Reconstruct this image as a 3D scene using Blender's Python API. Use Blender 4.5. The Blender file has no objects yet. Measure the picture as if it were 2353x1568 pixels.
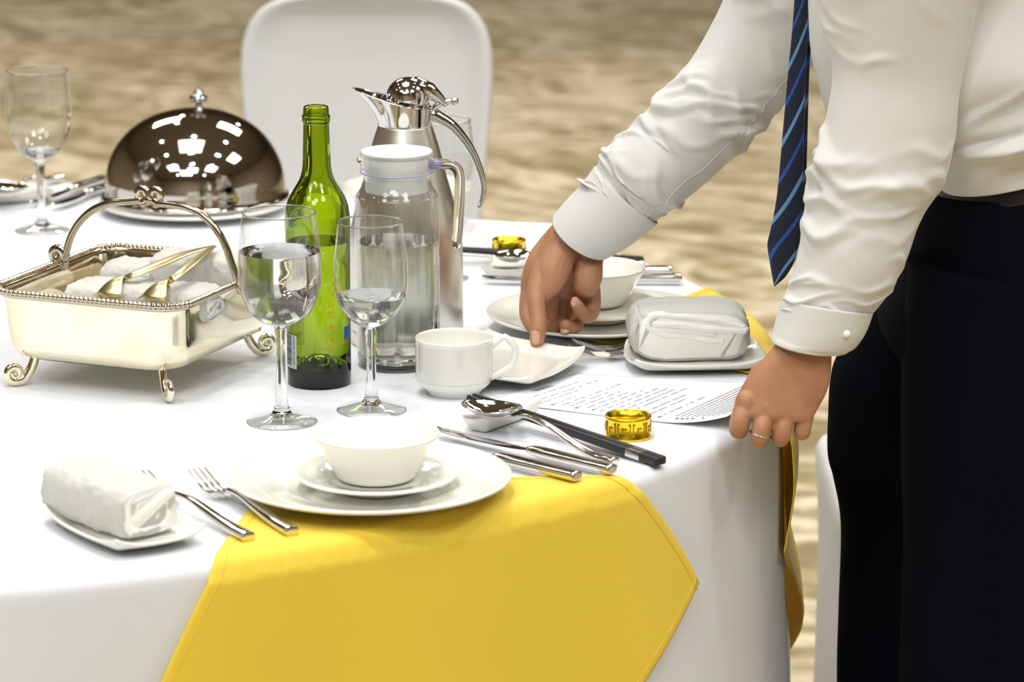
import bpy, bmesh, math, random
from math import sin, cos, pi, radians, sqrt, atan2, exp
from mathutils import Vector, Matrix, noise
random.seed(7)
SC = bpy.context.scene
COL = SC.collection

# ------------------------------------------------------------------ camera
F = 8200.0; PIT = radians(13.3); CH = 1.727; TZ = 0.75
cd = bpy.data.cameras.new('camera'); cam = bpy.data.objects.new('camera', cd); COL.objects.link(cam)
cam.location = (0, 0, CH); cam.rotation_euler = (pi/2 - PIT, 0, 0)
cd.sensor_width = 36.0; cd.lens = F/2353*36.0; cd.clip_end = 100
cd.dof.use_dof = True; cd.dof.focus_distance = 3.95; cd.dof.aperture_fstop = 6.6
SC.camera = cam
SC.view_settings.view_transform = 'Standard'; SC.view_settings.look = 'None'
SC.view_settings.exposure = -1.32; SC.view_settings.gamma = 1.0; SC.view_settings.use_curve_mapping = False
SC.cycles.max_bounces = 14; SC.cycles.transmission_bounces = 14; SC.cycles.glossy_bounces = 6
SC.cycles.diffuse_bounces = 4; SC.cycles.transparent_max_bounces = 16
SC.cycles.sample_clamp_indirect = 12.0; SC.cycles.blur_glossy = 0.5
# ------------------------------------------------------------------ world and lamps
W = bpy.data.worlds.new('hall_air'); SC.world = W; W.use_nodes = True
W.node_tree.nodes['Background'].inputs[0].default_value = (1.0, 0.95, 0.88, 1)
W.node_tree.nodes['Background'].inputs[1].default_value = 0.35
HALL_Z = 4.6
def lamp(x, y, z, size, power, color=(1, .975, .93), shape='DISK', spread=180, rot=None):
    l = bpy.data.lights.new('ceiling_or_fill_lamp', 'AREA'); l.shape = shape; l.size = size
    l.energy = power; l.color = color; l.spread = radians(spread)
    o = bpy.data.objects.new('ceiling_or_fill_lamp', l); o.location = (x, y, z)
    if rot: o.rotation_euler = rot
    COL.objects.link(o); return o
for (x, y) in [(-2.6, 1.4), (-2.4, 1.5), (-.5, 1.5), (-.3, 1.6), (1.6, 1.5), (1.8, 1.6), (-2.6, 3.4), (-.65, 3.3), (-.45, 3.35), (1.5, 3.5), (1.7, 3.5),
               (-2.5, 5.4), (-.5, 5.4), (1.5, 5.5), (-4.5, 3.4), (3.6, 3.6), (-1.5, 8.0), (1.5, 8.0), (-.5, -1.2), (1.6, -1.2), (-2.6, -1.2), (-1.5, 11), (1.5, 11)]:
    lamp(x, y, HALL_Z-.06, .16, 26, spread=150)
lamp(-2.6, 1.0, HALL_Z-.12, 1.3, 80, shape='SQUARE', color=(1, .985, .955))
lamp(-.3, .2, HALL_Z-.12, 1.2, 90, shape='SQUARE', color=(1, .985, .955))
lamp(-.6, 4.2, HALL_Z-.12, 1.5, 110, shape='SQUARE', color=(1, .985, .955))
lamp(1.2, 8.2, HALL_Z-.12, 1.5, 240, shape='SQUARE', color=(1, .93, .83))
lamp(-2.2, 9.4, HALL_Z-.12, 1.5, 270, shape='SQUARE', color=(1, .93, .83))

lamp(-1.2, -.6, HALL_Z-.12, 1.5, 170, shape='SQUARE', color=(.93, .97, 1.0))  # added cool fill from the camera side, brightens the hanging cloth
lamp(1.9, .9, HALL_Z-.12, 1.3, 110, shape='SQUARE', color=(.95, .98, 1.0))  # second added front fill, not a fixture of the hall
lamp(3.4, 4.0, HALL_Z-.12, 1.4, 130, shape='SQUARE', color=(1, .98, .94))  # added fill from the right, lifts the shadowed side by the far napkin
# ------------------------------------------------------------------ measuring helpers
FW = Vector((0, cos(PIT), -sin(PIT))); UP = Vector((0, sin(PIT), cos(PIT)))
def ray(px, py): return Vector(((px-1176.5)/F, 0, 0)) + FW - UP*((py-784)/F)
def P(px, py, z=TZ):
    d = ray(px, py); return Vector((0, 0, CH)) + d*((z-CH)/d.z)
def V(px, py, y):
    d = ray(px, py); return Vector((0, 0, CH)) + d*(y/d.y)
def mpp(p): return (Vector(p)-Vector((0, 0, CH))).dot(FW)/F
def prof(loc, lst):
    """(image row of the axis point, half width in image units) -> (radius, height above loc)"""
    return [(hw*mpp(V(1176, py, loc.y)), V(1176, py, loc.y).z-loc.z) for py, hw in lst]

# ------------------------------------------------------------------ materials
MATS = {}
def mat(name, color=(.8, .8, .8), rough=.5, metal=0., trans=0., ior=1.45, coat=0., sss=0., spec=None, bump=None, sheen=0., emit=None):
    if name in MATS: return MATS[name]
    m = bpy.data.materials.new(name); m.use_nodes = True; nt = m.node_tree
    b = nt.nodes['Principled BSDF']; b.inputs['Base Color'].default_value = (*color, 1)
    b.inputs['Roughness'].default_value = rough; b.inputs['Metallic'].default_value = metal
    b.inputs['Transmission Weight'].default_value = trans; b.inputs['IOR'].default_value = ior
    b.inputs['Coat Weight'].default_value = coat; b.inputs['Coat Roughness'].default_value = .03
    b.inputs['Sheen Weight'].default_value = sheen
    if sss: b.inputs['Subsurface Weight'].default_value = sss; b.inputs['Subsurface Radius'].default_value = (.012, .005, .003); b.inputs['Subsurface Scale'].default_value = 1
    if spec is not None: b.inputs['Specular IOR Level'].default_value = spec
    if bump:
        scale, strength, dist = bump
        tc = nt.nodes.new('ShaderNodeTexCoord'); n = nt.nodes.new('ShaderNodeTexNoise'); bp = nt.nodes.new('ShaderNodeBump')
        n.inputs['Scale'].default_value = scale; n.inputs['Detail'].default_value = 4
        bp.inputs['Strength'].default_value = strength; bp.inputs['Distance'].default_value = dist
        nt.links.new(tc.outputs['Object'], n.inputs['Vector']); nt.links.new(n.outputs['Fac'], bp.inputs['Height'])
        nt.links.new(bp.outputs['Normal'], b.inputs['Normal'])
    MATS[name] = m; return m
def nodes(m): return m.node_tree, m.node_tree.nodes['Principled BSDF']
def mixnoise(m, c1, c2, scale, detail=3, lo=.35, hi=.65, coord='Object', stretch=(1, 1, 1)):
    nt, b = nodes(m); tc = nt.nodes.new('ShaderNodeTexCoord'); mp = nt.nodes.new('ShaderNodeMapping'); n = nt.nodes.new('ShaderNodeTexNoise'); r = nt.nodes.new('ShaderNodeValToRGB')
    mp.inputs['Scale'].default_value = stretch
    n.inputs['Scale'].default_value = scale; n.inputs['Detail'].default_value = detail
    r.color_ramp.elements[0].position = lo; r.color_ramp.elements[0].color = (*c1, 1); r.color_ramp.elements[1].position = hi; r.color_ramp.elements[1].color = (*c2, 1)
    nt.links.new(tc.outputs[coord], mp.inputs['Vector']); nt.links.new(mp.outputs['Vector'], n.inputs['Vector']); nt.links.new(n.outputs['Fac'], r.inputs['Fac']); nt.links.new(r.outputs['Color'], b.inputs['Base Color'])
    return m
M_CLOTH = mat('white_table_linen', (.73, .76, .80), .85, bump=(900, .10, .0006), sheen=.1)
M_YEL = mat('yellow_satin_linen', (.97, .77, .07), .62, bump=(1400, .10, .0004), sheen=.2)
M_PORC = mat('white_porcelain', (.86, .855, .79), .12, coat=.6, sss=.0)
M_CHROME = mat('chrome', (.66, .65, .635), .06, metal=1)
M_STEEL = mat('stainless_cutlery', (.72, .69, .64), .12, metal=1)
M_BRUSH = mat('brushed_steel', (.78, .76, .68), .34, metal=1)
M_SILVER = mat('warm_silver_plate', (.93, .86, .68), .10, metal=1)
mixnoise(M_SILVER, (.94, .88, .72), (.90, .78, .52), 14, 3, .45, .75)
M_SILVRIM = mat('tarnished_silver', (.56, .49, .38), .14, metal=1)
M_DOME = mat('dome_chrome', (.60, .57, .52), .05, metal=1)
M_GOLD = mat('gold_tongs', (1.0, .90, .52), .30, metal=1)
M_RING = mat('gold_napkin_ring', (1.0, .72, .035), .24, metal=1)
M_RINGD = mat('gold_dark_groove', (.50, .30, .012), .35, metal=1)
M_GLASS = mat('clear_glass', (1, 1, 1), 0, trans=1, ior=1.46)
M_WATER = mat('water', (1, 1, 1), 0, trans=1, ior=1.33)
M_GREEN = mat('green_bottle_glass', (1, 1, 1), 0.0, trans=1, ior=1.5)
_nt = M_GREEN.node_tree; _va = _nt.nodes.new('ShaderNodeVolumeAbsorption'); _va.inputs[0].default_value = (.815, .872, .0, 1); _va.inputs[1].default_value = 1350
_nt.links.new(_va.outputs[0], _nt.nodes['Material Output'].inputs['Volume'])
M_GWATER = mat('bottle_liquid', (1, 1, .9), 0, trans=1, ior=1.34)
M_BLACK = mat('black_lacquer', (.012, .013, .014), .28)
M_PAPER = mat('white_paper', (.86, .87, .90), .75)
M_INK = mat('grey_print', (.42, .42, .45), .8)
M_INKD = mat('black_print', (.05, .05, .06), .8)
_nt, _b = nodes(M_YEL); _tr = _nt.nodes.new('ShaderNodeBsdfTranslucent'); _tr.inputs[0].default_value = (1.0, .70, .05, 1); _mx = _nt.nodes.new('ShaderNodeMixShader'); _mx.inputs[0].default_value = .26
_nt.links.new(_b.outputs[0], _mx.inputs[1]); _nt.links.new(_tr.outputs[0], _mx.inputs[2]); _nt.links.new(_mx.outputs[0], _nt.nodes['Material Output'].inputs[0])
M_TOWEL = mat('white_terry', (.93, .925, .89), .95, bump=(900, .04, .0004), sheen=.0)
M_SKIN = mat('skin', (.56, .30, .17), .48, sss=.12, bump=(260, .12, .0012))
mixnoise(M_SKIN, (.40, .185, .095), (.49, .255, .145), 22, 3, .35, .7)
M_NAIL = mat('finger_nail', (.66, .36, .27), .25)
M_SHIRT = mat('white_shirt_cotton', (.66, .66, .635), .8, bump=(1200, .08, .0004), sheen=.15)
M_TROU = mat('navy_suiting', (.0022, .0030, .0065), .9, spec=.08)
M_TROUB = mat('black_suiting', (.002, .002, .0025), .9)
M_BELT = mat('black_leather', (.006, .005, .005), .35)
M_HAIR = mat('black_hair', (.01, .009, .008), .5)
M_CHAIR = mat('white_stretch_cover', (.69, .705, .71), .7, bump=(500, .08, .0005))
M_PLAST = mat('white_plastic', (.86, .87, .88), .35)
M_PLASTC = mat('cream_plastic', (.84, .82, .74), .4)
M_LAV = mat('lavender_plastic', (.42, .40, .60), .3)
M_WOOD = mat('plywood', (.32, .2, .11), .6)
M_LABEL = mat('pale_label', (.50, .60, .58), .6)
M_ORANGE = mat('orange_lettering', (.62, .30, .015), .5)
M_BLUE = mat('blue_label', (.02, .10, .38), .5)
def thin_glass():
    m = bpy.data.materials.new('thin_clear_glass'); m.use_nodes = True; nt = m.node_tree; nt.nodes.clear()
    o = nt.nodes.new('ShaderNodeOutputMaterial'); mx = nt.nodes.new('ShaderNodeMixShader'); t = nt.nodes.new('ShaderNodeBsdfTransparent'); g = nt.nodes.new('ShaderNodeBsdfGlossy'); f = nt.nodes.new('ShaderNodeMath'); f.operation = 'MULTIPLY_ADD'; lw = nt.nodes.new('ShaderNodeLayerWeight'); lw.inputs[0].default_value = .5; pw = nt.nodes.new('ShaderNodeMath'); pw.operation = 'POWER'; pw.inputs[1].default_value = 3.2
    nt.links.new(lw.outputs['Facing'], pw.inputs[0]); nt.links.new(pw.outputs[0], f.inputs[0]); f.inputs[1].default_value = .85; f.inputs[2].default_value = .05; g.inputs['Roughness'].default_value = 0.02; g.inputs['Color'].default_value = (1, 1, 1, 1)
    t.inputs['Color'].default_value = (.955, .965, .955, 1)
    nt.links.new(f.outputs[0], mx.inputs[0]); nt.links.new(t.outputs[0], mx.inputs[1]); nt.links.new(g.outputs[0], mx.inputs[2]); nt.links.new(mx.outputs[0], o.inputs[0])
    return m
M_THIN = thin_glass()
def carpet():
    m = mat('patterned_carpet', (.5, .4, .27), .95); nt, b = nodes(m)
    tc = nt.nodes.new('ShaderNodeTexCoord'); mp = nt.nodes.new('ShaderNodeMapping'); mp.inputs['Rotation'].default_value = (0, 0, .5); mp.inputs['Scale'].default_value = (1, 1, 1)
    n1 = nt.nodes.new('ShaderNodeTexNoise'); n1.inputs['Scale'].default_value = 3.0; n1.inputs['Detail'].default_value = 3; n1.inputs['Distortion'].default_value = 2.6
    w = nt.nodes.new('ShaderNodeTexWave'); w.inputs['Scale'].default_value = 2.1; w.inputs['Distortion'].default_value = 14; w.inputs['Detail'].default_value = 3; w.inputs['Detail Scale'].default_value = 1.2; w.bands_direction = 'Y'
    n3 = nt.nodes.new('ShaderNodeTexNoise'); n3.inputs['Scale'].default_value = .9; n3.inputs['Detail'].default_value = 2
    a = nt.nodes.new('ShaderNodeMath'); a.operation = 'MULTIPLY_ADD'; a.inputs[1].default_value = .20
    a2 = nt.nodes.new('ShaderNodeMath'); a2.operation = 'MULTIPLY_ADD'; a2.inputs[1].default_value = .95
    s3 = nt.nodes.new('ShaderNodeMath'); s3.operation = 'MULTIPLY'; s3.inputs[1].default_value = .45
    r = nt.nodes.new('ShaderNodeValToRGB')
    e = r.color_ramp.elements; e[0].position = .58; e[0].color = (.28, .22, .115, 1); e[1].position = 1.0; e[1].color = (.76, .67, .50, 1)
    x = e.new(.72); x.color = (.40, .325, .19, 1); x = e.new(.84); x.color = (.56, .475, .32, 1)
    L = nt.links.new
    L(tc.outputs['Object'], mp.inputs[0]); L(mp.outputs[0], n1.inputs[0]); L(mp.outputs[0], w.inputs[0]); L(mp.outputs[0], n3.inputs[0])
    L(n3.outputs[0], s3.inputs[0]); L(w.outputs[1], a.inputs[0]); L(s3.outputs[0], a.inputs[2]); L(n1.outputs[0], a2.inputs[0]); L(a.outputs[0], a2.inputs[2]); L(a2.outputs[0], r.inputs[0]); L(r.outputs[0], b.inputs['Base Color'])
    return m
M_CARPET = carpet()
M_WALL = mat('beige_wall', (.50, .42, .32), .8, bump=(30, .1, .002))
M_CEIL = mat('brown_ceiling', (.22, .185, .15), .85, bump=(20, .1, .002))
def tie_mat():
    m = mat('striped_tie_silk', (.0, .008, .035), .5, sheen=.2); nt, b = nodes(m)
    at = nt.nodes.new('ShaderNodeUVMap'); sp = nt.nodes.new('ShaderNodeSeparateXYZ'); L = nt.links.new
    L(at.outputs[0], sp.inputs[0])
    k = nt.nodes.new('ShaderNodeMath'); k.operation = 'MULTIPLY_ADD'; k.inputs[1].default_value = 1.0; L(sp.outputs[0], k.inputs[0]); L(sp.outputs[1], k.inputs[2])
    fr = nt.nodes.new('ShaderNodeMath'); fr.operation = 'FRACT'; L(k.outputs[0], fr.inputs[0])
    r = nt.nodes.new('ShaderNodeValToRGB'); r.color_ramp.interpolation = 'CONSTANT'; e = r.color_ramp.elements
    e[0].position = 0; e[0].color = (.0015, .007, .030, 1); e[1].position = .38; e[1].color = (.012, .075, .36, 1)
    for p, c in ((.47, (.0015, .007, .030, 1)), (.88, (.11, .27, .52, 1)), (.985, (.0015, .007, .030, 1))):
        x = e.new(p); x.color = c
    L(fr.outputs[0], r.inputs[0]); L(r.outputs[0], b.inputs['Base Color']); return m
M_TIE = tie_mat()

# ------------------------------------------------------------------ object helpers
def tag(o, label=None, cat=None, group=None, kind=None):
    if label: o['label'] = label
    if cat: o['category'] = cat
    if group: o['group'] = group
    if kind: o['kind'] = kind
    return o
def thing(name, label, cat, loc=(0, 0, 0), rz=0, group=None):
    o = bpy.data.objects.new(name, None); COL.objects.link(o); o.location = loc; o.rotation_euler = (0, 0, rz); o.empty_display_size = .02
    return tag(o, label, cat, group)
def wloc(o):
    v = Vector((0, 0, 0))
    while o is not None: v += Vector(o.location); o = o.parent
    return v
def mk(name, vf, m, parent=None, world=False, smooth=True, loc=None, mats=None, auto=None):
    v, f = vf
    if world and parent is not None:
        w = wloc(parent); v = [Vector(a)-w for a in v]
    if world and parent is None and loc is not None:
        v = [Vector(a)-Vector(loc) for a in v]
    me = bpy.data.meshes.new(name); me.from_pydata([tuple(a) for a in v], [], f)
    bm = bmesh.new(); bm.from_mesh(me); bmesh.ops.recalc_face_normals(bm, faces=bm.faces); bm.to_mesh(me); bm.free()
    if smooth: me.shade_smooth()
    me.materials.append(m)
    if auto: me.set_sharp_from_angle(angle=radians(auto))
    o = bpy.data.objects.new(name, me); COL.objects.link(o)
    if parent is not None: o.parent = parent
    elif loc is not None: o.location = loc
    return o
def subd(o, n=1):
    s = o.modifiers.new('s', 'SUBSURF'); s.levels = n; s.render_levels = n; return o
def solid(o, t, off=0):
    s = o.modifiers.new('t', 'SOLIDIFY'); s.thickness = t; s.offset = off; return o
def join(*vfs):
    V_, F_ = [], []
    for v, f in vfs:
        k = len(V_); V_ += list(v); F_ += [tuple(i+k for i in a) for a in f]
    return V_, F_
def loft(rings, closed=True, cap=True, loop=False):
    n = len(rings[0]); v = [p for r in rings for p in r]; f = []
    m = len(rings)
    for i in range(m if loop else m-1):
        j = (i+1) % m
        for k in range(n if closed else n-1):
            k2 = (k+1) % n
            f.append((i*n+k, i*n+k2, j*n+k2, j*n+k))
    if cap and not loop:
        f.append(tuple(range(n))); f.append(tuple((m-1)*n+k for k in range(n)))
    return v, f
def lathe(pr, seg=64, rfun=None, cap=True, z0=0, cx=0, cy=0):
    rings = []
    for r, z in pr:
        ring = []
        for k in range(seg):
            a = 2*pi*k/seg; rr = r*(rfun(a, z) if rfun else 1)
            ring.append(Vector((cx+rr*cos(a), cy+rr*sin(a), z0+z)))
        rings.append(ring)
    return loft(rings, cap=cap)
def smoothp(pts, n=6):
    """Catmull-Rom through tuples of any length"""
    out = []; m = len(pts)
    for i in range(m-1):
        p0 = pts[max(i-1, 0)]; p1 = pts[i]; p2 = pts[i+1]; p3 = pts[min(i+2, m-1)]
        for k in range(n):
            t = k/n; t2 = t*t; t3 = t2*t
            out.append(tuple(.5*((2*b)+(-a+c)*t+(2*a-5*b+4*c-d)*t2+(-a+3*b-3*c+d)*t3) for a, b, c, d in zip(p0, p1, p2, p3)))
    out.append(tuple(pts[-1])); return out
def tube(pts, rad, seg=14, ell=1.0, up=Vector((0, 0, 1)), cap=True, loop=False):
    pts = [Vector(p) for p in pts]; n = len(pts)
    if not hasattr(rad, '__len__'): rad = [rad]*n
    rings = []; prev = None
    for i, p in enumerate(pts):
        if loop: t = pts[(i+1) % n]-pts[i-1]
        else: t = pts[min(i+1, n-1)]-pts[max(i-1, 0)]
        t.normalize()
        if prev is None:
            a = t.cross(up)
            if a.length < 1e-4: a = t.cross(Vector((1, 0, 0)))
        else:
            a = prev-t*prev.dot(t)
        a.normalize(); b = a.cross(t).normalized(); prev = a
        r = rad[i]
        rings.append([p+a*(r*cos(2*pi*k/seg))+b*(r*ell*sin(2*pi*k/seg)) for k in range(seg)])
    return loft(rings, cap=cap, loop=loop)
def captube(pts, rad, seg=14, ell=1.0, up=Vector((0, 0, 1))):
    """tube with rounded ends"""
    pts = [Vector(p) for p in pts]
    if not hasattr(rad, '__len__'): rad = [rad]*len(pts)
    rad = list(rad); t0 = (pts[0]-pts[1]).normalized(); t1 = (pts[-1]-pts[-2]).normalized()
    A, RA, B, RB = [], [], [], []
    for a in (85, 65, 42, 20):
        A.append(pts[0]+t0*(rad[0]*sin(radians(a)))); RA.append(rad[0]*cos(radians(a)))
        B.insert(0, pts[-1]+t1*(rad[-1]*sin(radians(a)))); RB.insert(0, rad[-1]*cos(radians(a)))
    return tube(A+pts+B, RA+rad+RB, seg, ell, up)
def box(x0, x1, y0, y1, z0, z1):
    v = [Vector((x, y, z)) for z in (z0, z1) for y in (y0, y1) for x in (x0, x1)]
    return v, [(0, 1, 3, 2), (4, 6, 7, 5), (0, 4, 5, 1), (2, 3, 7, 6), (0, 2, 6, 4), (1, 5, 7, 3)]
def ball(c, r, sx=1, sy=1, sz=1, n=16):
    pr = [(sin(pi*i/n)*r, -cos(pi*i/n)*r) for i in range(1, n)]
    v, f = lathe(pr, n*2); return [Vector((a.x*sx+c[0], a.y*sy+c[1], a.z*sz+c[2])) for a in v], f
def xf(vf, M):
    return [M @ Vector(a) for a in vf[0]], vf[1]
def copy_tree(root, loc=None, rz=None, label=None, group=None):
    def cp(o, par):
        c = o.copy(); COL.objects.link(c); c.parent = par
        for ch in list(o.children): cp(ch, c)
        return c
    r = cp(root, None)
    if loc is not None: r.location = loc
    if rz is not None: r.rotation_euler = (0, 0, rz)
    if label: r['label'] = label
    if group: r['group'] = group
    return r
def nz(v, s=1.0, o=0): return noise.noise(Vector((v[0]*s+o, v[1]*s+o*.7, v[2]*s-o)))

# ------------------------------------------------------------------ the hall
def struct(name, vf, m):
    o = mk(name, vf, m, smooth=False); o['kind'] = 'structure'; return o
struct('floor', box(-8, 8, -4, 20, -.1, 0), M_CARPET)
struct('ceiling', box(-8, 8, -4, 20, HALL_Z, HALL_Z+.1), M_CEIL)
struct('wall_left', box(-8.1, -8, -4, 20, 0, HALL_Z), M_WALL)
struct('wall_right', box(8, 8.1, -4, 20, 0, HALL_Z), M_WALL)
struct('wall_back', box(-8, 8, 20, 20.1, 0, HALL_Z), M_WALL)
struct('wall_front', box(-8, 8, -4.1, -4, 0, HALL_Z), M_WALL)

# ------------------------------------------------------------------ table and linen
edge = [(0, 415), (240, 416), (640, 430), (1065, 497), (1250, 534), (1500, 607), (1600, 648), (1720, 716), (1775, 770), (1795, 860), (1770, 950), (1705, 1008), (1600, 1045), (1500, 1082), (1180, 1160), (800, 1235), (470, 1292), (0, 1345)]
EP = [P(*e) for e in edge]
def circfit(pts):
    n = len(pts); sx = [0]*3
    import itertools
    A = [[0]*3 for _ in range(3)]; B = [0]*3
    for p in pts:
        row = (2*p.x, 2*p.y, 1); b = p.x*p.x+p.y*p.y
        for i in range(3):
            B[i] += row[i]*b
            for j in range(3): A[i][j] += row[i]*row[j]
    M = Matrix(A); s = M.inverted() @ Vector(B)
    return s[0], s[1], sqrt(s[2]+s[0]**2+s[1]**2)
TCX, TCY, TR = circfit(EP)
_re = sorted([(atan2(p.y-TCY, p.x-TCX), sqrt((p.x-TCX)**2+(p.y-TCY)**2)) for p in EP])
def Re(th):
    """edge radius of the draped cloth, gently uneven"""
    s = w = 0
    for a, r in _re:
        d = (th-a+pi) % (2*pi)-pi
        k = exp(-(d/.13)**2); s += k*(r-TR); w += k
    return TR + (s/(w+.08))*.8
print('table', TCX, TCY, TR, [round(r-TR, 3) for a, r in _re])
FIL = .016
def foldfun(th, d):
    g = min(1, d/.35)
    return .010*d + .006*g*noise.noise(Vector((cos(th)*5, sin(th)*5, d*6))) + g*(.010*sin(9*th+1.2)+.007*sin(17*th+.4)+.004*sin(31*th)) * (0.6+.4*sin(3*th)) + .012*g
def drape(x, y, lift=0., extra=None):
    dx, dy = x-TCX, y-TCY; rho = sqrt(dx*dx+dy*dy); th = atan2(dy, dx); R = Re(th); e = rho-(R-FIL)
    if e <= 0: return Vector((x, y, TZ+lift))
    if e < FIL*pi/2:
        a = e/FIL; r = R-FIL+(FIL+lift)*sin(a); z = TZ-FIL+(FIL+lift)*cos(a)
    else:
        d = e-FIL*pi/2; r = R+lift+foldfun(th, d)+(extra(th, d) if extra else 0); z = TZ-FIL-d
    return Vector((TCX+r*cos(th), TCY+r*sin(th), z))
t = thing('banquet_table', 'large round banquet table hidden under the white floor-length cloth', 'table', (TCX, TCY, 0))
mk('tabletop', lathe([(.01, .71), (TR-.05, .71), (TR-.045, .715), (TR-.045, .735), (TR-.05, .74), (.01, .74)], 96), M_WOOD, t)
for a in (45, 135, 225, 315):
    mk('leg', tube([(cos(radians(a))*.6, sin(radians(a))*.6, 0), (cos(radians(a))*.5, sin(radians(a))*.5, .71)], .02, 10), M_STEEL, t)
rings = []; NS = 480
for i, rho in enumerate([.001, .2, .45, .7, .85, .93]):
    rings.append([Vector((TCX+rho*TR*.98*cos(2*pi*k/NS), TCY+rho*TR*.98*sin(2*pi*k/NS), TZ)) for k in range(NS)])
def clothring(e):
    out = []
    for k in range(NS):
        th = -pi+2*pi*k/NS; R = Re(th); rho = R-FIL+e
        out.append(drape(TCX+rho*cos(th), TCY+rho*sin(th)))
    return out
rings = [[Vector((TCX+rho*TR*.98*cos(-pi+2*pi*k/NS), TCY+rho*TR*.98*sin(-pi+2*pi*k/NS), TZ)) for k in range(NS)] for rho in (.002, .3, .6, .8, .93)]
for e in [0, .004, .008, .012, .016, .020, .0251, .035, .05, .07, .1, .13, .17, .22, .27, .33, .39, .45, .5, .55, .6, .65, .70]:
    rings.append(clothring(e))
c = mk('tablecloth', loft(rings, cap=False), M_CLOTH); tag(c, 'white floor-length cloth draped over the round table', 'tablecloth')
solid(c, .0012, -1)

def napkin(name, K0, ux, uy, s1, s2, label, extra=None, lift=.0022, n=110):
    K0 = Vector((K0[0], K0[1])); ux = Vector(ux).normalized(); uy = Vector(uy).normalized(); v = []; f = []
    for j in range(n+1):
        for i in range(n+1):
            q = K0+ux*(s1*i/n*(1+.10*j/n))+uy*(s2*j/n)
            p = drape(q.x, q.y, lift, extra); v.append(p)
    for j in range(n):
        for i in range(n): f.append((j*(n+1)+i, j*(n+1)+i+1, (j+1)*(n+1)+i+1, (j+1)*(n+1)+i))
    o = mk(name, (v, f), M_YEL, loc=(K0.x, K0.y, TZ), world=True); tag(o, label, 'napkin', 'yellow napkins under the place settings'); solid(o, .0012, 1)
    # stitched hem line
    hem = []
    m_ = .010
    path = [(s1*t/80, m_) for t in range(81)]+[(s1-m_, s2*t/80) for t in range(81)]+[(s1*(80-t)/80, s2-m_) for t in range(81)]+[(m_, s2*(80-t)/80) for t in range(81)]
    for a, b in path:
        q = K0+ux*(a*(1+.10*b/s2))+uy*b; hem.append(drape(q.x, q.y, lift+.0016, extra)-Vector((K0.x, K0.y, TZ)))
    mk('hem', tube(hem, .0005, 5, loop=True), M_YEL, o)
    return o
kA = P(607, 1128); kL = P(492, 1285); kB = P(1440, 1109)
ux = (kB-kA).to_2d(); uy = (kL-kA).to_2d()
K0 = kA.to_2d()-uy.normalized()*0.02
NAP1 = (K0, ux, uy)
nap_near = napkin('yellow_napkin', K0, ux, uy, .545, .52, 'yellow napkin hanging over the near table edge under the front plate stack',
    extra=lambda th, d: .006*min(1, d/.2)*sin(20*th+.5)+.004)

# ------------------------------------------------------------------ tableware makers
def plate_pr(R, h, well=.62, t=.0035):
    w = R*well
    return [(.001, .003), (w*.75, .003), (w*.78, 0), (w*.86, 0), (w*.9, .004), (w, .007), (R*.85, h*.62), (R*.985, h-.0035), (R, h-.0012), (R*.997, h), (R*.985, h+.0002), (R*.85, h*.62+t), (w*1.02, .007+t), (w*.93, .006), (w*.8, .0052), (.001, .005)]
def plate(name, loc, R, h, label, group=None, well=.62):
    o = mk(name, lathe(plate_pr(R, h, well), 96), M_PORC, loc=loc); return tag(o, label, 'plate', group)
def bowl(name, loc, pr, label, cat='bowl', group=None, t=.003):
    """pr: outer profile from foot to rim"""
    outer = pr; inner = [(max(r-t, .001), z) for r, z in reversed(pr)]
    inner = [(r, z if i == 0 else max(z, pr[0][1]+t)) for i, (r, z) in enumerate(inner)]
    rr, zz = pr[-1]
    full = [(.001, pr[0][1]+.001), (pr[0][0]*.85, pr[0][1]+.001), (pr[0][0]*.88, pr[0][1])]+outer+[(rr-t*.5, zz+t*.35)]+inner+[(.001, pr[0][1]+t)]
    o = mk(name, lathe(full, 96), M_PORC, loc=loc); return tag(o, label, cat, group)

# near stack
Lc = P(851, 1093, TZ+.022); Lc.z = TZ+.0042
s = mpp(Lc)
plate('dinner_plate', Lc, 326*s, .020, 'large white dinner plate at the front, half on the yellow napkin', 'large plates of the place settings')
Ls = P(866, 1085, TZ+.0265); Ls.z = Lc.z+.0068
plate('side_plate', Ls, 187*s, .017, 'small white side plate under the front bowl', 'side plates of the place settings', .6)
Lb = P(864, 1083, TZ+.024); Lb.z = Ls.z+.006
bpr = [(78, 1083), (88, 1079), (96, 1070), (108, 1050), (116, 1035), (124, 1018), (135, 1000), (143, 988), (148, 979)]
bp = prof(Lb, [(b, a) for a, b in bpr]); z0 = bp[0][1]; bp = [(r, z-z0) for r, z in bp]
bowl('rice_bowl', Lb, bp, 'white flared bowl on the front plate stack', group='bowls of the place settings')

# far stack
Lf = P(1371, 717, TZ+.022); Lf.z = TZ+.0042; sf = mpp(Lf)
plate('dinner_plate', Lf, 254*sf, .020, 'large white dinner plate behind the reaching hand', 'large plates of the place settings')
Lg = P(1375, 698, TZ+.028); Lg.z = Lf.z+.0068
plate('side_plate', Lg, 150*sf, .017, 'small white side plate behind the reaching hand', 'side plates of the place settings', .6)
Lh = P(1366, 685, TZ+.024); Lh.z = Lg.z+.006; k = 118/148*mpp(Lh)/mpp(Lb)
bowl('rice_bowl', Lh, [(r*k, z*k) for r, z in bp], 'white bowl on the plate stack behind the reaching hand', group='bowls of the place settings')
# big bowl behind the thermos
Li = P(936, 528)
bowl('serving_bowl', Li, prof(Li, [(528, 62), (520, 75), (505, 92), (480, 112), (450, 135), (432, 150), (428, 153)]), 'white bowl far back, partly hidden by the steel thermos jug')

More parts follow.
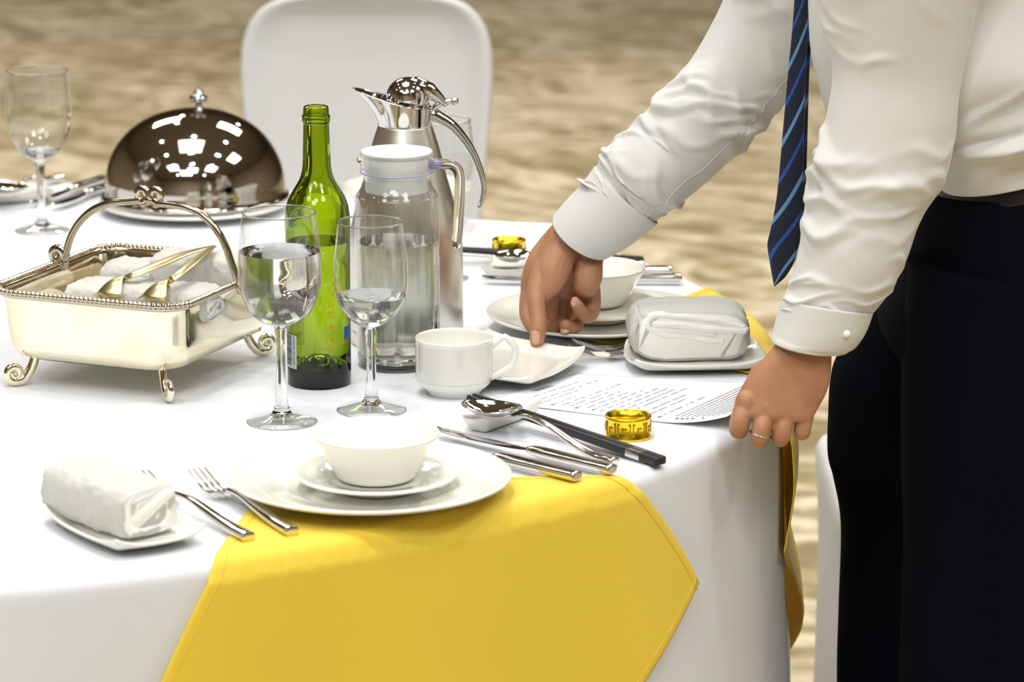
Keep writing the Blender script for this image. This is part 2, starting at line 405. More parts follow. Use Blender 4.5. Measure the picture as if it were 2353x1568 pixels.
# ------------------------------------------------------------------ stemware
def wineglass(loc, pr, foot, water, label, group, name='wine_glass', stemlen=None):
    """pr: bowl profile rows (row, half width) from the bottom of the bowl up; foot: rows of stem and foot"""
    t = thing(name, label, 'glass', loc, 0, group)
    b = prof(loc, pr); fo = prof(loc, foot); R = fo[0][0]
    zt = b[0][1]
    full = [(.001, .0004), (R*.97, .0), (R, .0008), (R*.985, .0018), (R*.6, .0045), (R*.33, .0085)]+[(r, z) for r, z in fo[1:]]
    full = [(r, z) for r, z in full if z < zt]+[(b[0][0]*.9, zt), (.001, zt+.0005)]
    kf = 5
    mk('foot', lathe(full[:kf+1], 64, cap=False), M_THIN, t)
    mk('foot_rim', tube([(R*.985*cos(2*pi*k/64), R*.985*sin(2*pi*k/64), .001) for k in range(64)], .0008, 8, loop=True), M_GLASS, t)
    mk('stem', lathe([(.001, full[kf][1]-.002), (full[kf][0]*.9, full[kf][1]-.0018)]+full[kf:], 48), M_GLASS, t)
    bb = [(.001, zt+.0005)]+smoothp(b, 5)
    mk('bowl', lathe(bb, 64, cap=False), M_THIN, t)
    rr, rz_ = b[-1]
    mk('rim', tube([(rr*cos(2*pi*k/64), rr*sin(2*pi*k/64), rz_) for k in range(64)], .0010, 8, loop=True), M_GLASS, t)
    if water:
        zw = prof(loc, [(water, 10)])[0][1]
        sb = smoothp(b, 8); w = [(max(r-.0007, .001), z+.0012) for r, z in sb if z+.0012 < zw]
        # radius at the level
        for i in range(len(sb)-1):
            if sb[i][1] <= zw <= sb[i+1][1]:
                u = (zw-sb[i][1])/(sb[i+1][1]-sb[i][1]+1e-9); rw = sb[i][0]*(1-u)+sb[i+1][0]*u
        w = [(.001, w[0][1])]+w+[(rw-.0007, zw), (rw*.5, zw-.00005), (.001, zw-.00005)]
        mk('water', lathe(w, 64), M_WATER, t, auto=50)
    return t
GG = 'stemmed glasses on the table'
L1 = P(648, 970)
wineglass(L1, [(749, 16), (744, 32), (733, 52), (715, 70), (690, 84), (660, 94), (632, 97), (600, 96), (560, 93), (520, 89), (488, 84)],
          [(970, 81), (943, 20), (935, 18), (925, 15), (900, 13), (850, 11), (800, 11), (770, 12), (757, 15)], 577,
          'large stemmed glass two-thirds full of water in front of the green bottle', GG)
L2 = P(854, 943)
wineglass(L2, [(752, 14), (747, 26), (738, 42), (720, 61), (695, 76), (665, 85), (635, 87), (600, 86), (560, 81), (510, 75)],
          [(943, 80), (918, 18), (910, 16), (890, 13), (850, 11), (810, 11), (780, 12), (760, 14)], 679,
          'smaller stemmed glass with a little water, between green bottle and cup', GG)
L3 = P(97, 530)
GP = [(372, 12), (366, 22), (355, 38), (335, 54), (305, 69), (275, 75), (240, 75), (200, 72), (162, 69)]
FP = [(530, 62), (512, 16), (505, 13), (490, 10), (450, 8.5), (410, 8.5), (385, 10), (376, 12)]
wineglass(L3, GP, FP, 345, 'stemmed glass at the back left beside the silver dome', GG)
L4 = P(-66, 523)
wineglass(L4, GP, FP, 345, 'stemmed glass cut off by the left edge of the picture', GG)
L5 = P(1012, 640)
k5 = mpp(L5)/mpp(L3)
wineglass(L5, [(470, 14), (464, 24), (450, 42), (430, 58), (400, 72), (365, 79), (335, 78), (300, 74), (276, 70)],
          [(640, 64), (622, 16), (612, 13), (595, 10), (560, 9), (500, 9), (478, 12)], None, 'empty stemmed glass behind the curved handle of the thermos jug', GG)

# ------------------------------------------------------------------ wine bottle
Lw = P(734, 880)
t = thing('wine_bottle', 'green glass wine bottle with barcode sticker and no cork', 'bottle', Lw)
op = prof(Lw, [(880, 68), (877, 71), (870, 73), (800, 73.5), (650, 74), (520, 75), (490, 74), (470, 71), (450, 63), (432, 52), (415, 42), (400, 36.5), (380, 33), (340, 31.5), (284, 30), (281, 31), (279, 32.5), (266, 32.5), (264, 30.5), (258, 30), (250, 29.5), (245, 28), (243, 24)])
wt = .0030
ip = [(max(r-wt*.8, .003), z) for r, z in op if z > .02]
ip = [(.0082, op[-1][1])]+[(min(r, .0085) if z > op[12][1]+.08 else r, z) for r, z in reversed(ip)]
ho = op[0][1]
punt = [(.002, .010), (.008, .0095), (.015, .0075), (.022, .004), (.028, .0015), (.031, .0004)]
puntin = [(.0325, .012), (.027, .0135), (.021, .0215), (.014, .030), (.007, .0345), (.001, .0355)]
mk('glass_body', lathe([(.001, .0102)]+punt+smoothp(op, 4)+smoothp(ip, 3)+puntin, 72), M_GREEN, t)
zw = prof(Lw, [(553, 1)])[0][1]
lq = [(.001, .0358), (.007, .0348), (.014, .0303), (.021, .0218), (.027, .0138), (.0322, .0125)]+[(r-wt*.8-.00015, z) for r, z in smoothp(op, 4) if .02 < z < zw]
lq += [(op[5][0]-wt*.8-.00015, zw), (.001, zw)]
mk('liquid', lathe(lq, 72), M_GWATER, t, auto=50)
RB = op[3][0]
def onbottle(vf, R, ang):
    """flat (x across, y up, z out) wrapped on the bottle about angle ang"""
    out = []
    for p in vf[0]:
        a = ang+p[0]/R; out.append(Vector(((R+p[2])*cos(a), (R+p[2])*sin(a), p[1])))
    return out, vf[1]
def gridrect(x0, x1, y0, y1, z, n=10):
    v = [Vector((x0+(x1-x0)*i/n, y, z)) for y in (y0, y1) for i in range(n+1)]
    return v, [(i, i+1, n+2+i, n+1+i) for i in range(n)]
def textmesh(s, size, m=None, bold=False):
    cu = bpy.data.curves.new('t', 'FONT'); cu.body = s; cu.size = size; cu.align_x = 'CENTER'; cu.align_y = 'CENTER'; cu.resolution_u = 3
    if bold: cu.offset = size*.02
    o = bpy.data.objects.new('t', cu); COL.objects.link(o); bpy.context.view_layer.update()
    me = bpy.data.meshes.new_from_object(o.evaluated_get(bpy.context.evaluated_depsgraph_get()))
    v = [Vector(a.co) for a in me.vertices]; f = [tuple(p.vertices) for p in me.polygons]
    bpy.data.objects.remove(o); bpy.data.curves.remove(cu); bpy.data.meshes.remove(me)
    return v, f
FRONT = -pi/2
sb = mpp(Lw)
def zrow(loc, row): return prof(loc, [(row, 1)])[0][1]
aL = FRONT-math.asin(.86); zl0, zl1 = zrow(Lw, 822+14), zrow(Lw, 752+8)
wl = .024
lab = mk('barcode_sticker', onbottle(gridrect(-wl/2, wl/2, zl0, zl1, .0004), RB, aL), M_LABEL, t); lab['label'] = 'pale barcode sticker'
bars = []; y = zl0+.003; rnd = random.Random(3)
while y < zl1-.001:
    h = rnd.choice([.0003, .0005, .0008]); bars.append(onbottle(gridrect(-wl*.40, wl*.16, y, y+h, .0006), RB, aL)); y += h+rnd.choice([.0003, .0005, .0008])
mk('barcode_bars', join(*bars), M_INKD, lab)
tv, tf = textmesh('7 808725 404874', .0048)
tw = max(a.x for a in tv)-min(a.x for a in tv); kx = (zl1-zl0-.002)/tw
mk('barcode_digits', onbottle(([Vector((wl*.33-a.y*.9, (zl0+zl1)/2+a.x*kx, .0006)) for a in tv], tf), RB, aL), M_INKD, lab)
tv, tf = textmesh('C e n', .019)
aR = FRONT+math.asin(.42)
x0 = min(a.x for a in tv)
mk('printed_word', onbottle(([Vector((-a.y*.8, zrow(Lw, 782)+(a.x-x0)*1.0, .0004)) for a in tv], tf), RB, aR), M_ORANGE, t)
tv, tf = textmesh('as', .024); x0 = min(a.x for a in tv)
mk('printed_word', onbottle(([Vector((-a.y*.8, zrow(Lw, 668)+(a.x-x0), .0004)) for a in tv], tf), RB, aR+.15), M_ORANGE, t)
mk('blue_patch', onbottle(gridrect(-.006, .006, zrow(Lw, 770), zrow(Lw, 742), .0004), RB, FRONT+math.asin(.90)), M_BLUE, t)

# ------------------------------------------------------------------ water carafe
Lk = P(915, 838)
t = thing('water_carafe', 'clear fluted water jug with white lid and angular handle', 'jug', Lk)
def flute(a, z): return 1+.022*cos(10*a)*(1 if z < .155 else 0)
cp = prof(Lk, [(838, 84), (836, 90), (828, 94), (700, 95), (560, 95.5), (460, 95), (447, 93), (435, 86), (420, 79), (408, 77), (398, 80), (392, 84), (372, 84), (349, 84)])
zsh = zrow(Lk, 455)
def flute(a, z): return 1+.036*(abs(cos(5*a))-.5)*max(0, min(1, (zsh-z)/.01))*max(0, min(1, (z-.012)/.01))
base = mk('base', lathe([(.001, 0), (cp[0][0], 0), (cp[2][0]*.98, .004), (cp[2][0]*.985, .014), (cp[2][0]*.93, .0155), (.001, .0155)], 80), M_GLASS, t, auto=40)
mk('body', lathe([(r, z) for r, z in smoothp(cp[2:], 4)], 120, flute, cap=False), M_THIN, t)
mk('water', lathe([(.001, .008)]+[(r-.0022, z) for r, z in [(cp[2][0]*.9, .008), (cp[2][0], .012), (cp[2][0], .03), (cp[3][0], zrow(Lk, 700)), (cp[4][0], zrow(Lk, 600)), (cp[4][0], zrow(Lk, 554))]]+[(.001, zrow(Lk, 554))], 120, flute), M_WATER, t, auto=50)
r0 = cp[-1][0]; zl = zrow(Lk, 349)
lid = mk('lid', lathe([(.001, zl-.0015), (r0*.80, zl-.0015), (r0*.86, zl+.001), (r0*.97, zl+.0015), (r0*.985, zl), (r0*.95, zl-.003), (r0*.90, zl-.004), (r0*.90, zrow(Lk, 396)), (r0*.87, zrow(Lk, 400)), (r0*.87, zrow(Lk, 436)), (r0*.85, zrow(Lk, 438)), (.001, zrow(Lk, 438))], 80), M_PLAST, t, auto=40)
lid['label'] = 'white plastic lid'
mk('seal', tube([((r0*.985)*cos(2*pi*k/64), (r0*.985)*sin(2*pi*k/64), zrow(Lk, 394)) for k in range(64)], .0011, 8, loop=True), M_LAV, lid)
mk('pour_lip', ball((-r0*1.03, 0, zl-.010), .0035), M_GLASS, t)
yk = Lk.y-.004
hp = [V(x, y_, yk) for x, y_ in smoothp([(1000, 377), (1018, 377), (1036, 379), (1050, 388), (1056, 405), (1057, 430), (1055, 480), (1052, 530), (1050, 556)], 5)]
mk('handle', captube(hp, .0058, 14, .8), M_GLASS, t) if 0 else mk('handle', captube([p-Lk for p in hp], .0080, 16, .75), M_GLASS, t)
mk('handle_joint', captube([V(994, 377, yk)-Lk, V(1003, 377, yk)-Lk], .0062, 14), M_LAV, t)

# ------------------------------------------------------------------ thermos jug
Lt = P(934, 783)
t = thing('thermos_jug', 'tall brushed steel thermos jug with chrome spout and curved handle', 'jug', Lt)
tp = prof(Lt, [(783, 126), (780, 130), (748, 131), (747, 130.2), (746, 131), (600, 131), (560, 130), (530, 127), (500, 121), (450, 108), (400, 94), (360, 84), (327, 75), (300, 66), (288, 62)])
mk('body', lathe([(.001, 0)]+tp[:5]+smoothp(tp[5:], 4)+[(.001, tp[-1][1])], 96), M_BRUSH, t)
rc = tp[-1][0]; zc0 = tp[-1][1]
def pz(row): return zrow(Lt, row)
rings = []
NA = 72
def collar(s, inset=0):
    out = []
    for k in range(NA):
        a = 2*pi*k/NA; c_ = cos(a)                # a = pi is the spout (left)
        sp = max(0, -c_)
        ztop = pz(247)+(pz(222)-pz(247))*(1-c_)/2 + (pz(202)-pz(222))*sp**6
        # spout gutter
        r = rc*(1.0+.02*s)+(56*mpp(Lt))*(s**1.8)*sp**5 - inset
        y_ = sin(a)*r
        if sp > .0: y_ *= 1-.25*(s**2)*sp**3
        out.append(Vector((c_*r, y_, zc0+(ztop-zc0)*s)))
    return out
ss = [0, .08, .2, .35, .5, .62, .74, .84, .92, .97, 1.0]
mk('collar', loft([collar(s) for s in ss]+[collar(1.0, .0018)]+[collar(s, .0022) for s in reversed(ss[3:])]), M_CHROME, t)
lb = V(937, 223, Lt.y)-Lt
lidv = join(ball((lb.x, 0, lb.z), .0245, 1.03, 1.0, .96, 20), captube([(lb.x+.010, 0, lb.z+.012), (lb.x+.026, 0, lb.z+.007), (lb.x+.036, 0, lb.z-.001), (lb.x+.044, 0, lb.z-.008)], [.012, .010, .0065, .004], 14))
mk('lid', lidv, M_CHROME, t)
lv = [V(x, y_, Lt.y)-Lt for x, y_ in smoothp([(985, 262), (995, 252), (1005, 242), (1018, 236), (1032, 233), (1044, 233)], 4)]
mk('thumb_lever', join(captube(lv, .0036, 12), ball(tuple(lv[-1]), .0052), captube([V(968, 215, Lt.y)-Lt, V(975, 240, Lt.y)-Lt, V(978, 258, Lt.y)-Lt], .006, 12)), M_CHROME, t)
hp = smoothp([(972, 262, 15), (990, 262, 16), (1012, 272, 14), (1040, 290, 12), (1068, 322, 10), (1090, 358, 8.5), (1106, 400, 7.5), (1112, 435, 6.5), (1108, 462, 6), (1103, 474, 6.5)], 5)
mk('handle', captube([V(x, y_, Lt.y)-Lt for x, y_, r in hp], [r*mpp(Lt) for x, y_, r in hp], 16, 1.25, up=Vector((0, 1, 0))), M_CHROME, t)

# ------------------------------------------------------------------ coffee cup
Lq = P(1044, 903)
t = thing('coffee_cup', 'white ribbed cup with angular handle standing right of the clear jug', 'cup', Lq)
qp = prof(Lq, [(903, 60), (901, 62), (895, 64), (890, 70), (880, 82), (872, 87), (866, 89)])
zt = zrow(Lq, 773); za = qp[-1][1]; r = qp[-1][0]; body = list(qp)
n = 36
for i in range(n):
    z = za+(zt-.006-za)*i/(n-1); body += [(r+.00018, z), (r-.00018, z+(zt-za)/n*.5)]
body += [(r, zt-.004), (r+.0003, zt-.001), (r-.001, zt), (r-.0026, zt-.001), (r-.003, zt-.004), (r-.0035, .014), (r-.012, .007), (.001, .006)]
mk('body', lathe([(.001, .002), (qp[0][0]*.8, .002)]+body, 96), M_PORC, t)
hq = [V(x, y_, Lq.y-.004)-Lq for x, y_ in [(1126, 800), (1138, 789), (1150, 778), (1160, 774), (1168, 779), (1181, 795), (1184, 802), (1184, 815), (1180, 832), (1174, 841), (1158, 852), (1142, 861), (1126, 868)]]
mk('handle', captube(hq, .0038, 12, 1.35, up=Vector((0, 1, 0))), M_PORC, t)

# ------------------------------------------------------------------ square dishes
def dish_mesh(L, Wd, h=.017, n=28):
    """shallow oblong dish: four pinched-up corners, sides that dip in the middle"""
    top = []; 
    def pt(i, j, lower=0):
        u = i/n*2-1; w = j/n*2-1
        q = 1-.10*(abs(u)**2)*(abs(w)**2)
        pinch_x = 1-.05*(1-abs(w)**2)*abs(u)**3; pinch_y = 1-.05*(1-abs(u)**2)*abs(w)**3
        x = u*L/2*q; y = w*Wd/2*q
        m = max(abs(u), abs(w)); rise = max(0, (m-.58)/.42)**1.7
        corner = (abs(u)*abs(w))**3
        z = .004+h*rise*(.50+.50*corner)
        return Vector((x, y, z-(lower)))
    v = [pt(i, j) for j in range(n+1) for i in range(n+1)]; f = []
    for j in range(n):
        for i in range(n): f.append((j*(n+1)+i, j*(n+1)+i+1, (j+1)*(n+1)+i+1, (j+1)*(n+1)+i))
    return v, f
def dish(loc, rz, L, Wd, label, tilt=None):
    o = mk('towel_dish', dish_mesh(L, Wd), M_PORC, loc=loc); o.rotation_euler = (tilt[0] if tilt else 0, tilt[1] if tilt else 0, rz)
    solid(o, .0036, 0); subd(o, 1); tag(o, label, 'dish', 'towel dishes'); return o
def towel(name, loc, rz, L, w, h, label, group=None, turns=2.6, seed=0, tz=0, face=None):
    """rolled towel, axis along local x, flat-ish section"""
    N = int(turns*40); th = .0105; path = []
    for i in range(N):
        a = 2*pi*i/40; sft = i/40*th
        rx = w/2-sft-th/2; ry = h/2-sft*.80-th/2
        if rx < .004 or ry < .003: break
        ca, sa = cos(a), sin(a)
        x = rx*abs(ca)**.55*(1 if ca >= 0 else -1); z = ry*abs(sa)**.62*(1 if sa >= 0 else -1)
        path.append((x, z))
    NL = 60; secs = []
    # outer skin: solid body
    body = []
    for i in range(NL+1):
        u = i/NL; x = -L/2+L*u; e = min(u, 1-u)*L; ins = max(0, .010-e)*.5
        body.append([Vector((x, (w/2-ins)*abs(cos(a))**.55*(1 if cos(a) >= 0 else -1), h/2+(h/2-ins)*abs(sin(a))**.62*(1 if sin(a) >= 0 else -1))) for a in [2*pi*k/56 for k in range(120)]])
    bv, bf = loft(body)
    # end folds: spiral cord on both faces
    cords = []
    for sgn in (-1, 1):
        if face:
            for fp, fr_ in face:
                cords.append(captube([Vector((sgn*(L/2-.0025), -a*w/2, b*h)) for a, b in smoothp(fp, 6)], fr_, 8))
        else: cords.append(captube([Vector((sgn*(L/2-.0042), p[0], h/2+p[1])) for p in path[14:]], .0050, 8))
    allv, allf = join((bv, bf), *cords)
    out = []
    for p in allv:
        d = nz(p, 38, seed)*.0030+nz(p, 160, seed+5)*.0020+nz(p, 420, seed+9)*.0009
        c = Vector((p.x*.6, 0, h/2)); nrm = (p-c).normalized(); q = p+nrm*d
        q.z = max(q.z, .0005); out.append(q)
    o = mk(name, (out, allf), M_TOWEL, loc=loc); o.rotation_euler = (0, tz, rz); tag(o, label, 'towel', group); return o
def ang(a, b): return atan2(b.y-a.y, b.x-a.x)
TG = 'rolled towels'
# near left dish and towel
dz = -.97; L_, W_ = .165, .108; B = P(266, 1262, TZ+.014)
dc = B - Matrix.Rotation(dz, 3, 'Z') @ Vector((L_/2*.94, -W_/2*.94, 0)); dc.z = TZ+.0015
dish(dc, dz, L_, W_, 'white oblong dish under the towel in the front left corner')
tc_ = P(250, 1142, TZ+.034); towel('rolled_towel', (tc_.x, tc_.y, TZ+.0075), -.86, .140, .072, .053, 'white rolled towel on the dish in the front left corner', TG, seed=3)
# held dish
LH, WH = .165, .138; dz = atan2(-.136, -.061); D3 = P(1226, 884, TZ+.014)
hc = D3 - Matrix.Rotation(dz, 3, 'Z') @ Vector((LH/2*.94, WH/2*.94, 0))
dish(Vector((hc.x, hc.y, TZ+.0085)), dz, LH, WH, 'empty white dish held down under the thumb of the reaching hand', tilt=(radians(-4.0), radians(.8)))
# far towel
E1, E2 = P(1440, 805, TZ+.012), P(1735, 815, TZ+.010)
fc = P(1597, 842); 
dish(Vector((fc.x, fc.y, TZ+.0015)), radians(4), .165, .115, 'white dish under the folded towel beside the gripping hand')
towel('rolled_towel', (P(1580, 830).x, P(1580, 830).y, TZ+.0070), radians(90+2), .080, .138, .064, 'white folded towel with loose folds beside the gripping hand', TG, turns=2.4, seed=9, face=[([(.88, .66), (.3, .80), (-.3, .86), (-.60, .87), (-.72, .74), (-.60, .58), (0, .46), (.35, .42), (.52, .40)], .0042), ([(-.60, .72), (-.2, .70), (.3, .62), (.9, .60)], .0052), ([(-.45, .62), (0, .58), (.4, .53)], .0036)])

# ------------------------------------------------------------------ cutlery
def sect(path, n=12):
    """path: (x, z, half width, half thickness)"""
    rings = []
    for x, z, hw, ht in path:
        rings.append([Vector((x, hw*abs(cos(a))**.8*(1 if cos(a) >= 0 else -1), z+ht*abs(sin(a))**.8*(1 if sin(a) >= 0 else -1))) for a in [2*pi*k/n for k in range(n)]])
    return loft(rings)
def hnd(L, arch=.012, w=.0062):
    """handle from its end (x = 0) to the neck (x = L)"""
    pts = []
    for x, z, hw, ht in [(0, .0045, .0030, .0018), (.0006, .0045, .0056, .0036), (.004, .0045, .0064, .0042), (.03, .0045, .0058, .0040), (.06, .0065, .0052, .0036), (.09, .010, .0046, .0030), (.115, .0125, .0036, .0024), (.135, arch, .0028, .0021), (.15, arch*.9, .0028, .0020)]:
        pts.append((x*L/.15, z, hw*1.2*w/.0062, ht*1.2))
    return sect(smoothp(pts, 4), 14)
def fork(name, loc, rz, L, label, group):
    t = thing(name, label, 'fork', loc, rz, group); H = L*.66
    mk('handle', hnd(H), M_STEEL, t)
    hd = []
    rows = [(H-.004, .0105, .0028), (H+.006, .0075, .006), (H+.014, .0045, .0105), (H+.024, .0035, .0122)]
    rings = []
    for x, z, hw in smoothp(rows, 4): rings.append([Vector((x, y, z+dz_+.0025*(abs(y)/.012)**2)) for y, dz_ in [(-hw, 0), (-hw*.5, .0007), (0, .0008), (hw*.5, .0007), (hw, 0), (hw*.5, -.0009), (0, -.001), (-hw*.5, -.0009)]])
    vf = [loft(rings)]
    xe = H+.024
    for i in range(4):
        y = (-1.5+i)*.0064; pts = smoothp([(xe-.002, y, .0038), (xe+.015, y, .0045), (xe+(L-xe)*.6, y*.98, .0085), (L, y*.95, .015)], 4)
        vf.append(captube(pts, [.0019*(1-.5*k/len(pts)) for k in range(len(pts))], 8, .8))
    mk('tines', join(*vf), M_STEEL, t); return t
def knife(name, loc, rz, L, label, group, blade_up=True):
    t = thing(name, label, 'knife', loc, rz, group); H = L*.47
    pts = [(0, .0055, .0035, .003), (.0008, .0058, .0076, .0050), (.006, .0058, .0084, .0056), (H*.3, .0058, .0078, .0054), (H*.7, .0062, .0088, .0056), (H*.92, .0065, .0080, .0048), (H, .0065, .0040, .0030)]
    mk('handle', sect(smoothp(pts, 4), 14), M_STEEL, t)
    rows = [(H-.002, .004), (H+.01, .0065), (H+.04, .0085), (L*.8, .0092), (L*.92, .0080), (L*.97, .0055), (L, .0012)]
    rings = [[Vector((x, -.004, .0065)), Vector((x, -.004+hw, .0078)), Vector((x, -.004+hw*1.9, .0062)), Vector((x, -.004+hw, .0052))] for x, hw in smoothp(rows, 4)]
    b = mk('blade', loft(rings), M_CHROME, t, auto=25); return t
def spoon(name, loc, rz, L, label, group, lift=0.0, bl=.060, bw=.021, end=.0045):
    """bowl rests high on a stand (lift)"""
    t = thing(name, label, 'spoon', loc, rz, group); H = L-bl
    pts = [(0, end, .0028, .0018), (.0006, end, .0066, .0038), (.005, end, .0074, .0044), (H*.18, end+.0005, .0068, .0042), (H*.4, end+lift*.42, .0058, .0036), (H*.65, end+.004+lift*.85, .0040, .0030), (H*.86, end+.005+lift*1.05, .0032, .0026), (H, lift+.005, .0030, .0022), (H+.004, lift+.004, .0034, .0018)]
    mk('handle', sect(smoothp(pts, 5), 14), M_STEEL, t)
    n, m = 22, 16; v = []; f = []
    for j in range(m+1):
        rr = j/m
        for i in range(n*2):
            a = 2*pi*i/(n*2); cx = cos(a); x = H+bl*.48+bl*.52*rr*cx; wdt = bw*(1-.16*cx)*(1 if 1 else 0)
            y = wdt*rr*sin(a); z = lift+.001+.010*(rr**2.2)+.002*max(0, -cx)*rr
            v.append(Vector((x, y, z)))
    for j in range(m):
        for i in range(n*2):
            i2 = (i+1) % (n*2); f.append((j*n*2+i, j*n*2+i2, (j+1)*n*2+i2, (j+1)*n*2+i))
    o = mk('bowl', (v, f), M_CHROME, t); solid(o, .0012, 0); return t
def lay(end, tip, zoff=.0015):
    d = tip-end; return Vector((end.x, end.y, TZ+zoff)), atan2(d.y, d.x), sqrt(d.x**2+d.y**2)
FG = 'forks beside the plates'; KG = 'table knives beside the plates'
l, r, n_ = lay(P(672, 1240), P(452, 1092, TZ+.012), .0035)
fork('table_fork', l, r, n_, 'fork just left of the front plate with its handle end on the napkin', FG)
l, r, n_ = lay(P(572, 1253), P(322, 1098, TZ+.012), .0035)
fork('table_fork', l, r, n_, 'fork lying partly behind the towel roll at the front left', FG)
l, r, n_ = lay(P(1408, 1100), P(1002, 1003), .0035)
knife('table_knife', l, r, n_, 'table knife next to the spoon, right of the front plate', KG)
l, r, n_ = lay(P(1328, 1117), P(925, 1020), .0040)
knife('table_knife', l, r, n_, 'knife tight against the rim of the front plate, handle on the napkin', KG)
# far cutlery
l, r, n_ = lay(P(1545, 637), P(1110, 632), .0035)
knife('table_knife', l, r, n_, 'knife farthest back behind the plate stack at the right', KG)
l, r, n_ = lay(P(1567, 655), P(1108, 653), .0035)
knife('table_knife', l, r, n_, 'knife closest behind the far bowl, blade tip left of the reaching hand', KG)
l, r, n_ = lay(P(1690, 792), P(1322, 797, TZ+.012), .0035)
fork('table_fork', l, r, n_, 'fork between the far plate and the folded towel, nearer the plate', FG)
l, r, n_ = lay(P(1690, 812), P(1312, 815, TZ+.010), .0035)
fork('table_fork', l, r, n_, 'fork between the far plate and the folded towel, nearer the towel dish', FG)

# rests, spoons and chopsticks
def rest_mesh(L, w, h):
    n = 20; rings = []
    for i in range(n+1):
        u = i/n; x = -L/2+L*u
        z = h*(.62+.38*abs(2*u-1)**2); ww = w*(.5+.06*abs(2*u-1)**2); foot = w*.36
        ins = .004 if i in (0, n) else 0
        rings.append([Vector((x*(1-ins/L*2 if 0 else 1), -foot, 0)), Vector((x, -ww+ins, z*.8)), Vector((x, -ww+ins, z)), Vector((x, -ww*.6, z-.0022)), Vector((x, 0, z-.0035)), Vector((x, ww*.6, z-.0022)), Vector((x, ww-ins, z)), Vector((x, ww-ins, z*.8)), Vector((x, foot, 0))])
    v, f = loft(rings)
    v = [Vector((p.x*(1-.18*(1-p.z/h)), p.y, p.z)) for p in v]
    return v, f
def rest(loc, rz, L, label, w=.030, h=.017):
    o = mk('spoon_rest', rest_mesh(L, w, h), M_PORC, loc=loc, auto=60); o.rotation_euler = (0, 0, rz); tag(o, label, 'rest', 'spoon and chopstick rests'); return o
ra, rb = P(1082, 990, TZ+.004), P(1225, 940, TZ+.004)
rc_ = (ra+rb)/2; rest((rc_.x, rc_.y, TZ+.0015), ang(ra, rb), (rb-ra).length*.98, 'white porcelain rest under the spoon and black chopsticks at the front')
def chop(loc_end, loc_tip, zE, zT, label, grp, n=1):
    d = loc_tip-loc_end; L = sqrt(d.x**2+d.y**2); rz = atan2(d.y, d.x); tilt = -math.asin((zT-zE)/L)
    t = thing('chopstick', label, 'chopstick', (loc_end.x, loc_end.y, TZ+zE), 0, grp); t.rotation_euler = (0, tilt, rz)
    def sq(x, h, n=8): return [Vector((x, h*a, h*b+.0)) for a, b in [(-1, -.75), (-.75, -1), (.75, -1), (1, -.75), (1, .75), (.75, 1), (-.75, 1), (-1, .75)]]
    mk('shaft', loft([sq(0, .0036), sq(.0008, .0042), sq(.024, .0042)]), M_BLACK, t, smooth=False)
    bnd = mk('silver_band', loft([sq(.024, .00435), sq(.044, .00435)]), M_CHROME, t, smooth=False)
    mk('shaft', loft([sq(.044, .0042), sq(L*.6, .0034), sq(L-.001, .0025), sq(L, .0014)]), M_BLACK, t, smooth=False)
    return t
CG = 'black chopsticks with silver bands'
cE, cT = P(1512, 1066, TZ+.004), P(1074, 913, TZ+.022)
chop(cE, cT, .0055, .0225, 'black chopstick of the front pair, on the side of the spoon', CG)
dv = Vector((.0062, .0058, 0))
chop(cE+Vector((.0060, .0066, 0)), cT+Vector((.0060, .0066, 0)), .0055, .0225, 'black chopstick of the front pair, on the side of the gold ring', CG)
l, r, n_ = lay(P(1414, 1074), P(1070, 938, TZ+.022), .0015)
spoon('table_spoon', l, r, n_, 'spoon with its shiny bowl propped on the front porcelain rest', 'table spoons', lift=.0185, bl=n_*.33, bw=.0265)
# far ones
rc2 = P(1172, 632); rest((rc2.x, rc2.y, TZ+.0015), radians(75), .075, 'white porcelain rest behind the wrist of the reaching hand', w=.055)
l, r, n_ = lay(P(1478, 617), P(1132, 607, TZ+.020), .0015)
spoon('table_spoon', l, r, n_, 'spoon propped beside the far gold ring, behind the reaching hand', 'table spoons', lift=.019, bl=n_*.26, bw=.0225)
chop(P(1480, 605, TZ+.004), P(1020, 594, TZ+.008), .0055, .020, 'black chopstick behind the reaching hand, nearer the spoon', CG)
chop(P(1478, 600, TZ+.004), P(1018, 590, TZ+.008), .0055, .020, 'black chopstick behind the reaching hand, nearer the menu', CG)
# far left cutlery
rc3 = P(28, 462); rest((rc3.x, rc3.y, TZ+.0015), radians(20), .11, 'white porcelain rest at the far left edge of the table', w=.06)
l, r, n_ = lay(P(-240, 452), P(62, 450, TZ+.02), .0015)
spoon('table_spoon', l, r, n_, 'spoon at the far left behind the stemmed glasses', 'table spoons', lift=.019, bl=.075, bw=.026)
l, r, n_ = lay(P(238, 424), P(70, 480), .0035)
knife('table_knife', l, r, n_, 'knife at the back left crossing behind the glass stem', KG)
l, r, n_ = lay(P(262, 436), P(120, 486), .0035)
knife('table_knife', l, r, n_, 'knife at the back left whose handle reaches the dome', KG)
l, r, n_ = lay(P(142, 420), P(10, 432, TZ+.01), .0035)
fork('table_fork', l, r, n_, 'utensil far back left on the rear table edge', FG)

